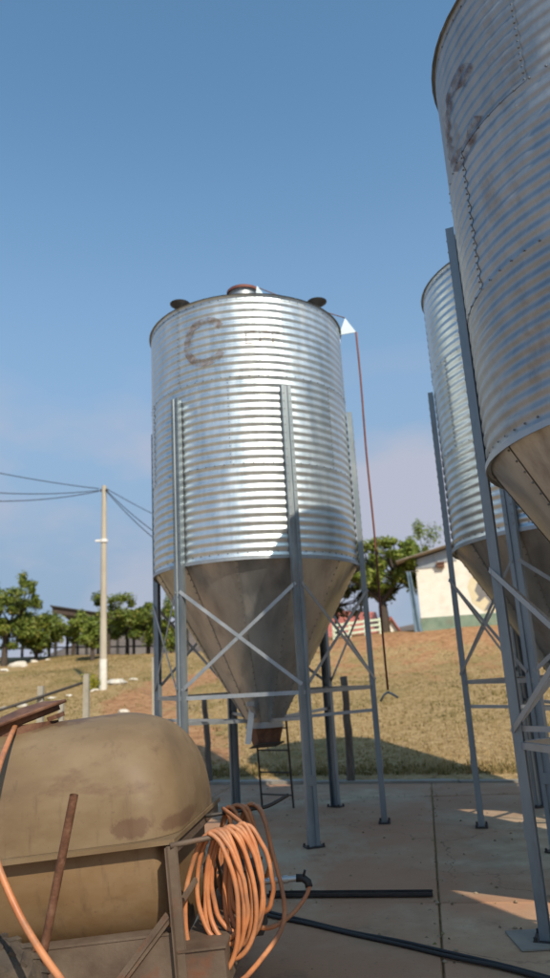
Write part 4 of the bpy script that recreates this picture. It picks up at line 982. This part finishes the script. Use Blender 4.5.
lp = at_y(440, 566, YB) - o0; m = MB(); m.box((lp.x, -.10, lp.z), (.30, .18, .20)); m.box((lp.x, -.20, lp.z + .08), (.36, .05, .05)); m.build('wall_lamp', M['rust'], bd)
# painted animal figure on the wall, partly hidden by a hopper
def flat(m, pxs, y):
    vs = [at_y(a, b, YB) - o0 for a, b in pxs]; vs = [Vector((v.x, y, v.z)) for v in vs]; n = len(vs)
    vs += [v + Vector((0, .003, 0)) for v in vs]; m.add(vs, [tuple(range(n - 1, -1, -1)), tuple(range(n, 2 * n))] + [(i, (i + 1) % n, (i + 1) % n + n, i + n) for i in range(n)])
m = MB(); flat(m, [(466, 588), (469, 579), (475, 575), (492, 572), (512, 580), (516, 598), (506, 612), (484, 614), (471, 604)], -.006); mur = m.build('painted_panel', mat('pale_yellow_paint', [(.60, .52, .32), (.68, .60, .42)], 5), bd)
m = MB(); flat(m, [(473, 592), (476, 583), (486, 579), (500, 582), (508, 592), (504, 602), (497, 600), (492, 606), (486, 611), (482, 612), (487, 603), (483, 598), (478, 603), (474, 602), (477, 598)], -.011); m.build('painted_animal', mat('grey_mural_paint', [(.15, .15, .15), (.22, .21, .20)], 5), bd)
# blue tarpaulin hanging at the corner
tp = empty('blue_tarpaulin', (k0.x - .12, YB - .12, z0)); tag(tp, 'blue grey tarpaulin curtain hanging at the corner of the white building', 'tarpaulin')
m = MB(); hT = at_y(412, 572, YB).z - z0
for i in range(15):
    t = i / 14
    for j in range(13):
        s_ = j / 12; wd = .16 + .22 * t ** 2
        m.v.append((-.30 + s_ * wd + .12 * t + .02 * math.sin(t * 5), -.06 * math.sin(s_ * 9 + t * 2) - .35 * s_ * 0, hT * (1 - t)))
for i in range(14):
    for j in range(12): q = i * 13 + j; m.f.append((q, q + 1, q + 14, q + 13)); m.t.append(.5); m.m.append(0)
o = m.build('curtain', mat('blue_tarp', [(.10, .16, .22), (.17, .25, .32)], 4, (.5, .7)), tp, True)
md = o.modifiers.new('thick', 'SOLIDIFY'); md.thickness = .012
m = MB(); m.tube([(-.38, 0, hT), (.2, 0, hT)], .025, 8); m.build('curtain_rod', M['dark'], tp)

# pale green board fence on the ridge
gf = empty('board_fence', ground_pt(362, 648, 30.2)); tag(gf, 'pale green painted board fence on the ridge below the large tree', 'fence'); o0 = gf.location.copy()
M['palegreen'] = mat('pale_green_paint', [(.48, .56, .42), (.58, .64, .50)], 6, (.6, .8))
fp = [ground_pt(px, 648, 30.2) - o0 for px in (335, 351, 367, 382)]
for p in fp: m = MB(); m.box((0, 0, .26), (.10, .10, .74)); m.build('fence_post', M['palegreen'], gf).location = p
for a, b in zip(fp, fp[1:]):
    for z in (.16, .36, .56): MB().bar(a + Vector((0, -.065, z)), b + Vector((0, -.065, z)), .03, .09).build('fence_board', M['palegreen'], gf)

# red roofed house beyond the ridge
YH = 48.0
h0 = at_y(362, 640, YH); zh = terrain(h0.x, YH) - .2
hs_ = empty('red_roof_house', (h0.x, YH, zh)); tag(hs_, 'low house with a red tiled roof beyond the board fence', 'house'); o0 = hs_.location.copy()
def hp_(px, py, y=0.0): p = at_y(px, py, YH + y) - o0; return Vector((p.x, y, p.z))
M['redroof'] = mat('red_roof', [(.27, .07, .05), (.38, .12, .09), (.42, .18, .14)], 3, (.7, .9), bump=.1, stretch=(3, 1, 1))
e0, e1 = hp_(318, 637), hp_(384, 637); r0, r1 = hp_(326, 610, 4.0), hp_(376, 612, 4.0)
m = MB(); b0_, b1_ = e0 + Vector((0, 8, 0)), e1 + Vector((0, 8, 0)); vs = [e0, e1, r1, r0, b0_, b1_]; vs += [v + Vector((0, 0, -.12)) for v in vs]
m.add(vs, [(0, 1, 2, 3), (3, 2, 5, 4), (9, 8, 7, 6), (10, 11, 8, 9), (0, 6, 7, 1), (1, 7, 8, 2), (2, 8, 11, 5), (5, 11, 10, 4), (4, 10, 9, 3), (3, 9, 6, 0)]); m.build('roof', M['redroof'], hs_)
m = MB(); wallbox(m, e0.x + .3, e1.x - .3, .5, 7.5, -.5, e0.z - .02, e0.z - .02); m.build('wall', M['cream'], hs_)
# gabled wing
w0, wp, w1 = hp_(380, 638, -1.5), hp_(391, 616, -1.5), hp_(408, 641, -1.5)
m = MB(); vs = [w0, wp, w1]; vs = [v + Vector((0, 0, 0)) for v in vs] + [v + Vector((0, 6, 0)) for v in vs]; vs += [v + Vector((0, 0, -.14)) for v in vs]
m.add(vs, [(0, 1, 4, 3), (1, 2, 5, 4), (6, 9, 10, 7), (7, 10, 11, 8), (0, 6, 7, 1), (1, 7, 8, 2), (3, 4, 10, 9), (4, 5, 11, 10), (0, 3, 9, 6), (2, 8, 11, 5)]); m.build('wing_roof', M['redroof'], hs_)
m = MB(); vs = [Vector((w0.x + .15, -1.2, -.5)), Vector((w1.x - .2, -1.2, -.5)), Vector((w1.x - .2, -1.2, w1.z + .05)), Vector((wp.x, -1.2, wp.z - .18)), Vector((w0.x + .15, -1.2, w0.z + .05))]; vs += [v + Vector((0, 5.4, 0)) for v in vs]
m.add(vs, [(4, 3, 2, 1, 0)[::-1], (5, 6, 7, 8, 9)[::-1], (0, 5, 6, 1)[::-1], (1, 6, 7, 2)[::-1], (0, 4, 9, 5)[::-1]]); m.build('wing_wall', M['cream'], hs_)
